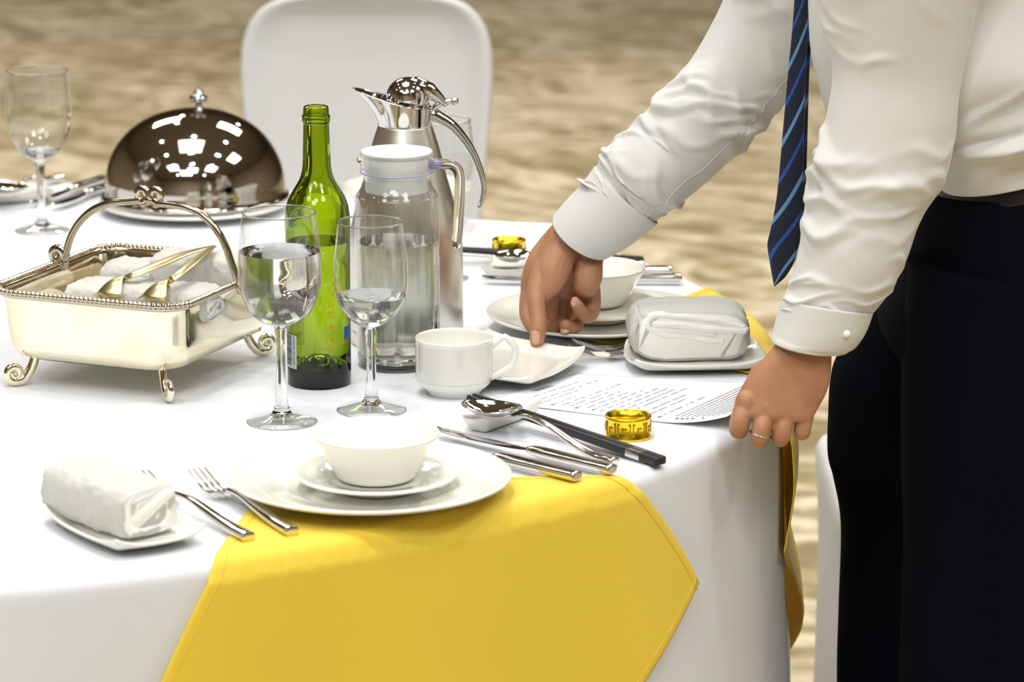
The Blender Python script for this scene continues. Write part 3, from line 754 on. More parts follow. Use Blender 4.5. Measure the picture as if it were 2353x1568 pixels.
# ------------------------------------------------------------------ napkin rings
def napring(loc, R, h, label):
    t = thing('napkin_ring', label, 'napkin ring', loc, 0, 'gold napkin rings')
    mk('band', lathe([(R-.0012, 0), (R, 0), (R+.0008, .0008), (R+.0008, .003), (R, .004), (R, h-.004), (R+.0008, h-.003), (R+.0008, h-.0008), (R, h), (R-.0012, h), (R-.0016, h/2), (R-.0012, 0)], 80, cap=False), M_RING, t)
    # key pattern around the band
    segs = []; n = 9; cw = 2*pi*R/n
    key = [((.05, .1), (.05, .9)), ((.05, .9), (.85, .9)), ((.85, .9), (.85, .3)), ((.85, .3), (.35, .3)), ((.35, .3), (.35, .62)), ((.35, .62), (.6, .62)), ((.05, .1), (1.05, .1))]
    for i in range(n):
        for (a, b), (c_, d) in key:
            y0, y1 = min(b, d), max(b, d); x0, x1 = min(a, c_), max(a, c_); lw = .035; lh = .05
            v, f = box(0, 1, 0, 1, 0, 1)
            out = []
            for p in v:
                u = (x0-lw+(x1-x0+2*lw)*p.x); w = (y0-lh+(y1-y0+2*lh)*p.y); a_ = (i+u)*2*pi/n; rr = R+.0007*p.z
                out.append(Vector((rr*cos(a_), rr*sin(a_), .0045+(h-.009)*w)))
            segs.append((out, f))
    mk('key_pattern', join(*segs), M_RINGD, t, smooth=False); return t
Ln = P(1443, 1004); napring(Ln, 52*mpp(Ln), zrow(Ln, 953), 'gold napkin ring with key pattern beside the menu and chopsticks')
Lm = P(1169, 597); napring(Lm, 38*mpp(Lm), zrow(Lm, 549), 'gold napkin ring at the back, left of the reaching wrist')

# ------------------------------------------------------------------ menus
def menu(name, c0, e1, e2, label, curl=None, rows=22, z=.0012, seed=1, title=True):
    """c0: corner where title begins, e1: reading direction edge, e2: down the page"""
    o_ = Vector((c0.x, c0.y, TZ+z)); n = 30; v = []; f = []
    def pt(a, b, up=0):
        p = e1*a+e2*b; zz = 0
        if curl: zz = curl(a, b)
        zz += .0004*sin(b*9)
        return Vector((p.x, p.y, zz+up))
    for j in range(n+1):
        for i in range(n+1): v.append(pt(i/n, j/n))
    for j in range(n):
        for i in range(n): f.append((j*(n+1)+i, j*(n+1)+i+1, (j+1)*(n+1)+i+1, (j+1)*(n+1)+i))
    m = mk(name, (v, f), M_PAPER, loc=o_); solid(m, .0002, 0); tag(m, label, 'menu', 'printed menu sheets')
    rd = random.Random(seed); q = []; qd = []
    def stroke(a, b, w, h, lst):
        vs = [pt(a, b, .0004), pt(a+w, b, .0004), pt(a+w, b+h, .0004), pt(a, b+h, .0004)]; lst.append((vs, [(0, 1, 2, 3)]))
    if title:
        a = .40
        for k in range(6):
            for s_ in range(3): stroke(a+k*.032+.002, .045+s_*.010, .022, .0045, qd)
            stroke(a+k*.032+.011, .043, .004, .032, qd)
    b = .11
    dense = .74
    while b < .95:
        a = .12 if rd.random() < .7 else .08; head = a < .1
        if b > dense: a = .14; end = .9
        else: end = rd.uniform(.35, .85)
        while a < end:
            w = rd.uniform(.02, .09)
            stroke(a, b, w, .0085, q); a += w+rd.uniform(.006, .05 if b < dense else .012)
        if rd.random() < .3: stroke(.08, b, .025, .010, qd)
        b += .034 if b < dense else .021
        if b < dense and rd.random() < .4: b += .018
    pt_ = mk('printed_text', join(*(q+qd)), M_INK, m, smooth=False); pt_.data.materials.append(M_INKD)
    for i_, pl_ in enumerate(pt_.data.polygons):
        if i_ >= len(q): pl_.material_index = 1
    return m
# front menu: lower-left, lower-right, upper-right and upper-left corners on the cloth
q_ll, q_lr, q_ul = P(1112, 925), P(1668, 990), P(1318, 862)
e2 = (q_lr-q_ll); e1 = (q_ul-q_ll)
print('menu', e1.length, e2.length)
menu('menu_sheet', q_ll, e1, e2, 'printed white menu sheet held by the gripping hand', curl=lambda a, b: .014*max(0, (b-.74)/.26)**2*(1-.4*a)+.016*a*b, seed=5)
m2c = P(1020, 586); menu('menu_sheet', m2c, P(1070, 506)-m2c, P(1280, 600)-m2c, 'printed white menu sheet at the back behind the far gold ring', seed=8, title=False)

# ------------------------------------------------------------------ domed platter
Ld = P(447, 462, TZ+.014); Ld.z = TZ+.0012
plate('platter', Ld, 218*mpp(Ld), .014, 'white platter under the silver dome', None, .7)
Le = P(449, 446, TZ+.018); Le.z = TZ+.0135
t = thing('food_dome', 'shiny silver food dome with knob over a white platter', 'food cover', Le)
sD = mpp(Le)
Hd = zrow(Le, 251)
dp = [(213*sD, 0), (214*sD, .002), (210*sD, .004), (207*sD, .012)]
for i in range(1, 22):
    a = i/22*pi/2; dp.append((207*sD*cos(a)**.92, .014+(Hd-.014)*sin(a)**.95))
mk('dome', lathe(dp+[(.001, Hd)], 120, cap=False), M_DOME, t)
mk('rim_bead', tube([(212*sD*cos(2*pi*k/96), 212*sD*sin(2*pi*k/96), .003) for k in range(96)], .0028, 10, loop=True), M_CHROME, t)
fr = prof(Le, [(253, 16), (250, 10), (246, 7), (240, 7), (236, 12), (232, 18), (226, 21), (221, 19), (218, 12), (212, 9), (207, 7), (204, 2)])
fx = .007
mk('knob', lathe(fr+[(.0005, fr[-1][1]+.001)], 32, lambda a, z: 1+.06*cos(8*a), cx=fx), M_CHROME, t)

# ------------------------------------------------------------------ footed silver basket
zr = .111; zb = .030
rA, rB_, rC = P(-8, 674, TZ+zr), P(438, 717, TZ+zr), P(640, 600, TZ+zr)
e_u = (rB_-rA); e_v = (rC-rB_)
print('basket', e_u.length, e_v.length, e_u.normalized().dot(e_v.normalized()))
bc = (rA+rC)/2; hu, hv = e_u.length/2, e_v.length/2
du = e_u.normalized(); dvv = Vector((-du.y, du.x, 0)); 
if dvv.dot(e_v) < 0: dvv = -dvv
hv = abs(e_v.dot(dvv))/2
rzb = atan2(du.y, du.x)
t = thing('serving_basket', 'footed silver-gilt basket of white towels with arched handle', 'basket', (bc.x, bc.y, TZ+.0012), rzb)
def rrect(a, b, r, z, n=10):
    pts = []
    for cx, cy, s0 in ((a-r, b-r, 0), (-a+r, b-r, 90), (-a+r, -b+r, 180), (a-r, -b+r, 270)):
        for k in range(n+1):
            q = radians(s0+90*k/n); pts.append(Vector((cx+r*cos(q), cy+r*sin(q), z)))
    return pts
def shell(t0):
    return [rrect(hu*k-t0, hv*k2-t0, rr, z) for k, k2, rr, z in ((.55, .62, .03, zb), (.78, .82, .035, zb+.001), (.86, .89, .035, zb+.006), (.90, .925, .035, zb+.016), (.925, .94, .035, zb+.035), (.94, .955, .034, zr-.018), (.965, .975, .034, zr-.004), (.985, .99, .035, zr))]
mk('basin', loft(shell(0)+[[p+Vector((0, 0, .0012)) for p in r] for r in reversed(shell(.0014))], cap=True), M_SILVER, t)
def edgepath(a, b, r, z, per=.0009):
    base = rrect(a, b, r, z, 12); out = []
    for i in range(len(base)):
        p, q = base[i], base[(i+1) % len(base)]; m = max(1, int((q-p).length/per))
        for k in range(m): out.append(p.lerp(q, k/m))
    return out
ep = edgepath(hu, hv, .036, zr+.001); acc = 0; rad = []
for i, p in enumerate(ep):
    rad.append(.0030*(1+.30*sin(2*pi*acc/.0056))); acc += (ep[(i+1) % len(ep)]-p).length
mk('beaded_rim', tube(ep, rad, 10, loop=True), M_SILVRIM, t)
ep2 = edgepath(hu-.004, hv-.004, .034, zr-.003, .01)
mk('rim_moulding', tube(ep2, .0036, 10, loop=True), M_SILVRIM, t)
def spiral(c, u, v, r0, turns, rad0, s0=0, sgn=1, n=40):
    pts = []; rr = []
    for i in range(n+1):
        q = i/n; a = s0+sgn*2*pi*turns*q; r = r0*(1-.80*q); pts.append(Vector(c)+u*(r*cos(a))+v*(r*sin(a))); rr.append(rad0*(1-.35*q))
    return pts, rr
Z = Vector((0, 0, 1))
for sx, sy in ((-1, -1), (1, -1), (1, 1), (-1, 1)):
    o_ = Vector((sx, sy, 0)).normalized(); base = Vector((sx*(hu*.68), sy*(hv*.76), 0))
    def pp(d, z): return base+o_*d+Z*z
    pts = [pp(d, z) for d, z in smoothp([(-.004, .036), (-.002, .028), (.003, .016), (.011, .0065), (.019, .0048)], 4)]
    sp, sr = spiral(pp(.021, .0145), o_, Z, .0098, 1.4, .0042, -pi/2, 1)
    mk('leg', captube(pts+sp, [.0045]*len(pts)+sr, 10, 1.25, up=Z), M_SILVER, t)
# arched handle between the two long sides
hl = bc; 
wM = Matrix.Translation(-Vector(t.location)); Rm = Matrix.Rotation(-rzb, 4, 'Z')
def lcl(p): return Rm @ (p-Vector(t.location))
pl = Vector((-hu, 0, zr)); pr_ = Vector((hu, 0, zr))
pxL, pxR = 143, 552
def hpt(px, py):
    # point on the vertical plane through both handle feet
    a = Vector(t.location)+Rm.inverted() @ pl; b = Vector(t.location)+Rm.inverted() @ pr_
    d = ray(px, py); nrm = (b-a).cross(Z).normalized(); o = Vector((0, 0, CH))
    tt = (a-o).dot(nrm)/d.dot(nrm); return lcl(o+d*tt)
hh = [hpt(x, y) for x, y in smoothp([(148, 602), (152, 580), (165, 540), (185, 508), (215, 482), (255, 467), (300, 462), (322, 460)], 4)]
hh2 = [hpt(x, y) for x, y in smoothp([(362, 468), (390, 470), (430, 478), (465, 495), (495, 525), (518, 565), (532, 605), (542, 632), (549, 655)], 4)]
U = Vector((1, 0, 0))
s1, q1 = spiral(hpt(326, 448), U, Z, .0085, 1.35, .0040, -pi/2, 1); s2, q2 = spiral(hpt(360, 450), U, Z, .0085, 1.35, .0040, -pi/2, -1)
s3, q3 = spiral(hpt(132, 588), U, Z, .0095, 1.2, .0042, 0, 1)
hparts = join(captube(hh, .0042, 12), captube(hh2, .0042, 12), captube(s1, q1, 10, 1.6), captube(s2, q2, 10, 1.6), captube(s3, q3, 10, 1.5), ball(tuple(hpt(343, 460)), .005, 1.6, 1, 1), captube([hh[0], hpt(148, 612)], .005, 10), captube([hh2[-1], hpt(552, 668)], .005, 10))
mk('handle', hparts, M_SILVRIM, t)
# towels in the basket
def inb(u, v, z): return Vector(t.location)+Matrix.Rotation(rzb, 3, 'Z') @ Vector((u, v, z))
bt = [(-.28, -.48, .040, 0), (-.28, .12, .042, 0), (.36, -.48, .046, 0), (.40, .12, .044, 0), (.02, -.30, .070, .12), (.42, .50, .082, .15), (-.12, .50, .070, .05), (.46, -.34, .074, .1)]
labs = ['towel at the left front of the basket floor', 'towel at the left back of the basket floor', 'towel at the right front of the basket floor', 'towel at the right back of the basket floor', 'towel under the tongs in the middle of the basket', 'highest towel, at the right back of the silver basket', 'towel along the back rim of the silver basket', 'towel at the right front of the basket, on top']
for i, (u, v, z, dr) in enumerate(bt):
    p = inb(u*hu, v*hv, z+.003); towel('rolled_towel', p, rzb+dr+pi/2*0, min(.125, hu*1.05), .066, .040 if i != 5 else .044, 'white rolled '+labs[i], 'rolled towels in the silver basket', seed=20+i)
# tongs
tg = thing('serving_tongs', 'gold serving tongs with scalloped claws lying on the basket towels', 'tongs', inb(0, 0, .118))
def tw_(px, py, z): return P(px, py, TZ+z+.008)-wloc(tg)
def arm(pts, w):
    ps = smoothp([tuple(tw_(*p)) for p in pts], 6); return captube(ps, w, 10, .22)
mk('arm', arm([(490, 566, .130), (430, 582, .130), (370, 606, .126), (310, 630, .120), (285, 638, .114)], [.004+.006*sin(pi*k/24)**1.0 for k in range(25)]), M_GOLD, tg)
mk('arm', arm([(490, 566, .130), (462, 588, .132), (430, 615, .130), (400, 638, .124), (385, 646, .118)], [.004+.003*sin(pi*k/24) for k in range(25)]), M_GOLD, tg)
def claw(c, dx, dy):
    v = []; f = []; n, m = 18, 8
    for j in range(m+1):
        for i in range(n+1):
            a = -pi/2+pi*i/n; r = j/m; ext = 1+(.16*(i % 4 == 0) if j == m else 0)
            v.append(Vector(c)+Vector((-cos(a)*r*.030*ext*dx, sin(a)*r*.025, -.018*r*r*ext)))
    for j in range(m):
        for i in range(n): f.append((j*(n+1)+i, j*(n+1)+i+1, (j+1)*(n+1)+i+1, (j+1)*(n+1)+i))
    return v, f
for c in ((284, 636, .118), (386, 644, .122)):
    o = mk('claw', claw(tw_(*c), 1, 1), M_GOLD, tg); solid(o, .001, 0)

# ------------------------------------------------------------------ chairs
def chair(loc, rz, label):
    """covered banquet chair facing local -y (towards the viewer)"""
    t = thing('banquet_chair', label, 'chair', loc, rz, 'white covered chairs')
    rings = []; n = 72
    hwid = [(.45, .195), (.55, .200), (.65, .213), (.75, .2245), (.82, .227), (.86, .222)]
    # back: rounded slab drawn as outline, swollen
    def outline(k):
        pts = []
        ztop = .945; zb_ = .40
        for i in range(n):
            a = 2*pi*i/n; c_, s_ = cos(a), sin(a)
            x = .230*k*abs(c_)**(.42)*(1 if c_ >= 0 else -1); z = (ztop-zb_)/2*abs(s_)**.42*(1 if s_ >= 0 else -1)*(1-(1-k)*.42)+(ztop+zb_)/2
            tp = min(1, max(0, (.86-z)/.45)); x *= 1-.17*tp**1.3
            pts.append((x, z))
        return pts
    for k, y in ((.02, .012), (.45, .010), (.70, .006), (.82, .0), (.90, -.012), (.96, -.022), (.99, -.018), (1.0, 0.0), (.99, .018), (.96, .030), (.85, .040), (.45, .044), (.02, .045)):
        rings.append([Vector((x, y+(.945-z)*-.12+.05, z)) for x, z in outline(k)])
    o = mk('backrest', loft(rings), M_CHAIR, t)
    sr = [rrect(.205*k, .20*k, .05, z) for k, z in ((.3, .475), (.85, .475), (.97, .468), (1.0, .455), (1.0, .43), (.985, .40), (.97, .3), (.98, .15), (1.0, .02), (.98, .012))]
    mk('seat_cover', loft([[Vector((p.x, p.y-.22, p.z)) for p in r] for r in sr]), M_CHAIR, t)
    for sx in (-1, 1):
        for sy in (-.40, -.04): mk('leg', tube([(sx*.18, sy, 0), (sx*.18, sy, .42)], .011, 8), M_STEEL, t)
    return t
# back chair: top row at z about .94
yc = 6.05
xc = V(841, 200, yc).x
print('chair top z', V(841, -4, yc).z, 'half w', 297*mpp(V(841, 200, yc)))
ch = chair((xc, yc, 0), 0, 'white covered banquet chair behind the table, backrest towards the wall')
sc = 297*mpp(V(841, 200, yc))/.230; ch.scale = (sc, sc, (V(841, -6, yc).z)/.945)
ps = P(1880, 1130, .47)
chair((ps.x+.44, ps.y+.12, 0), radians(-90), 'white covered chair seen between the table cloth and the dark trousers')

# ------------------------------------------------------------------ the waiter
YN = P(1700, 1005).y-.015; YF = P(1235, 797, TZ+.012).y+.035; YM = 3.92
print('YN', YN, 'YF', YF)
def remesh(vf, voxel, sm=8, fac=.5):
    me = bpy.data.meshes.new('t'); me.from_pydata([tuple(a) for a in vf[0]], [], vf[1])
    bm = bmesh.new(); bm.from_mesh(me); bmesh.ops.recalc_face_normals(bm, faces=bm.faces); bm.to_mesh(me); bm.free()
    o = bpy.data.objects.new('t', me); COL.objects.link(o)
    r = o.modifiers.new('r', 'REMESH'); r.mode = 'VOXEL'; r.voxel_size = voxel
    s = o.modifiers.new('s', 'SMOOTH'); s.iterations = sm; s.factor = fac
    bpy.context.view_layer.update()
    m2 = bpy.data.meshes.new_from_object(o.evaluated_get(bpy.context.evaluated_depsgraph_get()))
    out = [Vector(a.co) for a in m2.vertices], [tuple(p.vertices) for p in m2.polygons]
    bpy.data.objects.remove(o); bpy.data.meshes.remove(me); bpy.data.meshes.remove(m2); return out
def limb(lst, y0, seg=16, n=4, ell=1.0):
    """(image x, image y, depth offset, radius in mm)"""
    q = smoothp(lst, n); return captube([V(a, b, y0+c_) for a, b, c_, r in q], [r/1000 for a, b, c_, r in q], seg, ell)
# right hand (far): thumb presses the dish
RH = [
    limb([(1420, 440, .0, 21), (1345, 510, .0, 20), (1292, 560, -.002, 21), (1268, 612, -.006, 20)], YF),
    limb([(1440, 470, .004, 20), (1382, 535, .004, 18), (1355, 590, .000, 17), (1351, 634, -.010, 17.5), (1346, 655, -.008, 15.5)], YF),
    limb([(1315, 520, .012, 19), (1248, 590, .012, 16), (1224, 640, .010, 13.5), (1219, 668, .010, 12)], YF),
    limb([(1320, 570, .010, 18), (1308, 630, .014, 17), (1302, 665, .018, 14)], YF),
    limb([(1300, 560, -.006, 17), (1274, 612, -.020, 20.5), (1264, 648, -.028, 17), (1250, 668, -.030, 13)], YF),
    # thumb
    limb([(1252, 620, -.020, 15), (1234, 662, -.033, 11.8), (1233, 700, -.044, 10.6), (1236, 730, -.052, 10.4), (1236, 760, -.060, 10.2), (1234, 781, -.062, 8.8)], YF),
    # index
    limb([(1219, 665, .010, 11.5), (1211, 700, .004, 9.6), (1212, 728, -.004, 9.0), (1222, 752, -.012, 7.6)], YF),
    limb([(1264, 655, .012, 13), (1264, 700, .014, 11.5), (1264, 742, .008, 10)], YF),
    # middle
    limb([(1294, 668, .026, 12), (1292, 710, .024, 10.5), (1284, 742, .018, 10), (1270, 752, .004, 9), (1256, 744, -.004, 7.5)], YF),
    # ring
    limb([(1326, 665, .024, 12), (1332, 705, .018, 10.5), (1324, 742, .008, 9.6), (1312, 754, -.008, 8.8), (1299, 748, -.020, 7.4)], YF),
    # little
    limb([(1356, 660, .014, 12), (1362, 695, .010, 10), (1357, 722, .002, 9.4), (1343, 724, -.014, 8.6), (1325, 700, -.024, 7.2)], YF),
]
def palm(secs, y0, seg=40):
    q = smoothp(secs, 6); rings = []
    for a, b, c_, d, dy, th in q:
        Lp, Rp = V(a, b, y0+dy), V(c_, d, y0+dy); A = (Rp-Lp)/2; C_ = (Lp+Rp)/2; B = A.cross(Vector((0, 0, -1))).normalized()
        if B.y > 0: B = -B
        rings.append([C_+A*(abs(cos(f_))**.85*(1 if cos(f_) >= 0 else -1))+B*(th/1000*abs(sin(f_))**.85*(1 if sin(f_) >= 0 else -1)) for f_ in [2*pi*k/seg for k in range(seg)]])
    return loft(rings)
LHn = [
    limb([(1925, 640, .03, 24), (1868, 740, .012, 23), (1850, 790, .006, 20)], YN, ell=.85),
    palm([(1830, 700, 1925, 720, .014, 19), (1806, 755, 1912, 775, .010, 19), (1774, 802, 1911, 822, .004, 18.5), (1732, 848, 1908, 868, .000, 17.5), (1705, 888, 1898, 905, -.004, 16.5), (1690, 924, 1880, 938, -.008, 16), (1690, 946, 1868, 960, -.012, 13.5), (1702, 960, 1860, 970, -.014, 8)], YN),
    captube([V(1716, 922, YN-.0105), V(1714, 930, YN-.0105)], .0125), captube([V(1759, 936, YN-.0124), V(1759, 946, YN-.0124)], .0125), captube([V(1806, 938, YN-.0122), V(1806, 948, YN-.0122)], .0120), captube([V(1850, 930, YN-.0080), V(1850, 940, YN-.0080)], .0115),
    # index
    limb([(1718, 920, -.004, 11), (1704, 955, -.016, 11.2), (1697, 984, -.018, 10.6), (1700, 986, .000, 9.6), (1706, 966, .014, 8.5)], YN),
    # middle
    limb([(1760, 938, -.008, 11), (1751, 982, -.022, 10.4), (1746, 1009, -.022, 10.0), (1749, 1006, -.004, 9.0), (1752, 985, .012, 8.2)], YN),
    # ring
    limb([(1808, 940, -.008, 11), (1799, 982, -.019, 10.2), (1794, 1007, -.018, 9.8), (1795, 1002, .000, 9.0), (1797, 982, .014, 8.2)], YN),
    # little
    limb([(1853, 934, -.003, 10.5), (1846, 972, -.010, 9.6), (1843, 993, -.010, 9.2), (1843, 988, .006, 8.2), (1842, 970, .018, 7.5)], YN),
    # thumb, hidden behind the index finger
    limb([(1750, 860, .010, 13), (1722, 910, .022, 10.5), (1706, 950, .024, 9.5), (1700, 968, .020, 8)], YN),
]
hands = join(remesh(join(*RH), .0011, 5), remesh(join(*LHn), .0011, 16))
# rest of the body, inside the clothes
sh_n, sh_f = V(2110, -120, YN+.07), V(1850, -180, YF+.02)
el_n, el_f = V(2010, 400, YN+.05), V(1560, 290, YF+.01)
neck = V(1960, -330, YM); hip = V(2350, 480, YM); chest = V(2090, 0, YM)
bodyp = [
    captube([V(2065, 20, YN+.07), V(2055, 180, YN+.055), V(2021, 392, YN+.045), V(1965, 560, YN+.03), V(1905, 700, YN+.02)], [.042, .042, .040, .034, .026]), captube([V(1840, -90, YF+.03), V(1762, 80, YF+.03), V(1620, 270, YF+.01), V(1500, 390, YF), V(1420, 455, YF)], [.04, .038, .034, .028, .022]),
    captube([hip, V(2260, 260, YM), chest, V(1990, -220, YM)], [.085, .08, .075, .06], 20, 1.25, up=Vector((0, 0, 1))),
    captube([V(2065, 0, YN+.07), neck, V(1840, -100, YF+.03)], [.045, .055, .04]), captube([V(2000, -250, YM), V(1900, -400, YM)], [.06, .052]),
]
kn, kf = V(2270, 1480, YM-.09), V(2100, 1450, YM+.10)
an, af = Vector((V(2230, 1500, YM-.09).x, YM-.09, .09)), Vector((V(2090, 1500, YM+.1).x, YM+.10, .09))
for h_, k_, a_ in ((V(2340, 600, YM-.08), kn, an), (V(2290, 600, YM+.08), kf, af)):
    bodyp.append(captube([h_, k_, a_], [.075, .05, .035]))
hc_ = V(1830, -540, YM)
HM = Matrix.Translation(hc_) @ Matrix.Rotation(radians(-48), 4, 'Y')
head = [ball((0, 0, .01), .095, .95, .78, 1.05, 20), ball((-.02, 0, -.045), .07, .95, .78, .95, 16), ball((-.082, 0, -.095), .018, .8, .9, .8, 10),
        captube([(-.088, 0, .012), (-.108, 0, -.030), (-.098, 0, -.036)], [.010, .015, .013], 10), captube([(-.080, -.02, -.062), (-.086, 0, -.062), (-.080, .02, -.062)], [.006, .008, .006], 8)]
for s_ in (-1, 1):
    head += [ball((.0, s_*.076, -.012), .030, .65, .22, 1.05, 12), ball((-.076, s_*.031, .012), .013, .7, 1, .8, 10), captube([(-.082, s_*.048, .030), (-.092, s_*.016, .030)], [.007, .008], 8)]
bodyp += [xf(h, HM) for h in head]
coarse = remesh(join(*bodyp), .006, 5)
feet = Vector((an.x, YM, 0))
person = mk('person', join(hands, coarse), M_SKIN, loc=feet, world=True)
tag(person, 'person in white shirt, striped blue tie and dark trousers leaning over the table, one hand on a dish, the other gripping the table edge', 'person')
person['label'] = 'person in white shirt, striped blue tie and dark trousers leaning over the table'
def wk(name, vf, m, **k): return mk(name, vf, m, person, world=True, **k)
wk('hair', xf(join(ball((.018, 0, .035), .098, 1.0, .84, 1.0, 20)), HM), M_HAIR)
for s_ in (-1, 1): wk('eye', xf(ball((-.086, s_*.031, .010), .006, .6, 1, .6, 8), HM), M_HAIR)
# nails
def nail(px, py, y, rx, rz_, rot=0, tilt=0, yaw=0):
    M = Matrix.Translation(V(px, py, y)) @ Matrix.Rotation(yaw, 4, 'Z') @ Matrix.Rotation(rot, 4, 'Y') @ Matrix.Rotation(tilt, 4, 'X')
    n = 10; v = []; f = []
    for j in range(n+1):
        for i in range(n+1):
            a, b = i/n*2-1, j/n*2-1; w = sqrt(max(0, 1-abs(b)**4)); x = a*w
            v.append(M @ Vector((rx*x, .45*rx*x*x+.08*rz_*b*b, rz_*b)))
    for j in range(n):
        for i in range(n): f.append((j*(n+1)+i, j*(n+1)+i+1, (j+1)*(n+1)+i+1, (j+1)*(n+1)+i))
    o = wk('finger_nail', (v, f), M_NAIL); solid(o, .0007, 0); return o
nail(1228, 776, YF-.0705, .0058, .0085, 0, 0, radians(-28))
nail(1298, 757, YF-.0255, .0052, .0050, 0, radians(-38))
nail(1321, 694, YF-.0300, .0046, .0056, radians(20), radians(-5))

def sleeve(sections, folds, n=14, seg=96, add=0):
    m0 = len(sections)-1-add; folds = [((m0*f_[0]+add)/(m0+add),)+tuple(f_[1:]) for f_ in folds]
    q = smoothp(sections, n); C_, A_, B_ = [], [], []
    cs = [(V(a, b, y)+V(c_, d, y))/2 for a, b, c_, d, y, bf in q]; rings = []
    S = len(q)-1
    for i, (a, b, c_, d, y, bf) in enumerate(q):
        Lp, Rp = V(a, b, y), V(c_, d, y); A = (Rp-Lp)/2
        T = (cs[min(i+1, S)]-cs[max(i-1, 0)]).normalized(); B = A.cross(T).normalized()
        if B.y > 0: B = -B
        B = B*(A.length*bf)
        ring = []
        for k in range(seg):
            ph = 2*pi*k/seg; u = i/S; p = cs[i]+A*cos(ph)+B*sin(ph); dn = 0
            for (u0, p0, sl, amp, wd, dp) in folds:
                dphi = (ph-p0+pi) % (2*pi)-pi
                if abs(dphi) > 2.6*dp: continue
                dd = (u-u0-sl*dphi-.012*sin(dphi*5+u0*40))/wd
                if abs(dd) < 3: dn += amp*exp(-dd*dd)*exp(-(dphi/dp)**2)
            nrm = (A.normalized()*cos(ph)+B.normalized()*sin(ph))
            ring.append(p+nrm*(dn+nz(p, 14, 3)*.0015))
        rings.append(ring)
    return rings
def folds(n, lo, hi, seed, amp=.0045, slope=.03, front=True, wd=(.006, .014)):
    r = random.Random(seed); out = []
    for i in range(n):
        u = r.uniform(lo, hi); out.append((u, r.uniform(.2, pi-.2) if front else r.uniform(0, 2*pi), r.uniform(-1, 1)*slope, amp*r.uniform(.5, 1.2), r.uniform(*wd), r.uniform(.25, .8)))
    return out
# far arm; the ring angle pi is the upper-left outline, pi/2 faces the viewer
far = sleeve([(1950, -330, 2010, -270, YF-.05, .7), (1880, -330, 2010, -210, YF-.02, .8), (1790, -270, 1985, -90, YF+.02, .85), (1700, -130, 1925, 60, YF+.03, .85), (1662, 5, 1850, 175, YF+.03, .85), (1600, 120, 1768, 275, YF+.02, .85), (1530, 205, 1700, 345, YF+.01, .85),
              (1455, 285, 1630, 415, YF+.01, .9), (1398, 335, 1572, 462, YF, .9), (1380, 362, 1535, 487, YF, .92), (1370, 388, 1506, 508, YF, .90), (1350, 410, 1480, 520, YF, .86), (1338, 422, 1466, 528, YF, .8)],
             folds(16, .30, .62, 11, .0060, .05) + folds(14, .62, .98, 5, .0050, -.06) + folds(10, .1, .4, 21, .0055, .07)
             + [(.36, 2.6, .03, .008, .012, .5), (.42, 2.7, .03, .009, .011, .5), (.48, 2.7, .03, .008, .010, .4), (.54, 2.8, .02, .006, .010, .4), (.93, 2.5, .05, .007, .012, .7), (.86, 1.6, -.09, .006, .010, .7), (.78, 1.4, -.08, .005, .010, .6)], n=16, add=2)
near = sleeve([(2085, -352, 2160, -350, YN+.14, .7), (2020, -345, 2240, -335, YN+.125, .8), (1955, -300, 2310, -270, YN+.10, .8), (1905, -200, 2318, -180, YN+.08, .8), (1868, -70, 2270, -60, YN+.065, .8), (1888, 60, 2232, 75, YN+.06, .8), (1912, 165, 2208, 190, YN+.055, .8), (1898, 270, 2196, 300, YN+.05, .8), (1875, 370, 2168, 415, YN+.045, .82),
               (1852, 470, 2118, 500, YN+.04, .85), (1836, 570, 2084, 592, YN+.03, .88), (1816, 645, 2042, 672, YN+.025, .9), (1798, 692, 2003, 724, YN+.02, .88), (1798, 712, 1990, 742, YN+.02, .8), (1800, 724, 1980, 752, YN+.02, .76)],
              folds(12, .38, .62, 2, .0040, .04) + folds(8, .65, .97, 31, .0035, .05) + folds(6, .1, .4, 8, .004, .09)
              + [(.42, 2.75, -.03, .008, .010, .6), (.455, 2.7, -.03, .009, .010, .7), (.49, 2.8, -.04, .008, .010, .6), (.53, 2.7, -.03, .007, .010, .6), (.60, 2.5, -.01, .005, .009, .7), (.72, 2.6, .01, .006, .009, .5), (.80, 2.5, .03, .006, .010, .6), (.86, 2.6, .05, .006, .010, .5)], n=16, add=3)
tors = smoothp([(2128, 412, 2590, 300, .165), (2108, 375, 2580, 240, .176), (2075, 325, 2560, 180, .180), (1990, 290, 2520, 90, .180), (1905, 262, 2470, 20, .18), (1872, 150, 2410, -140, .18), (1860, 30, 2340, -280, .18), (1850, -120, 2250, -390, .175), (1860, -230, 2150, -430, .12), (1870, -300, 2050, -440, .06)], 9)
tr = []
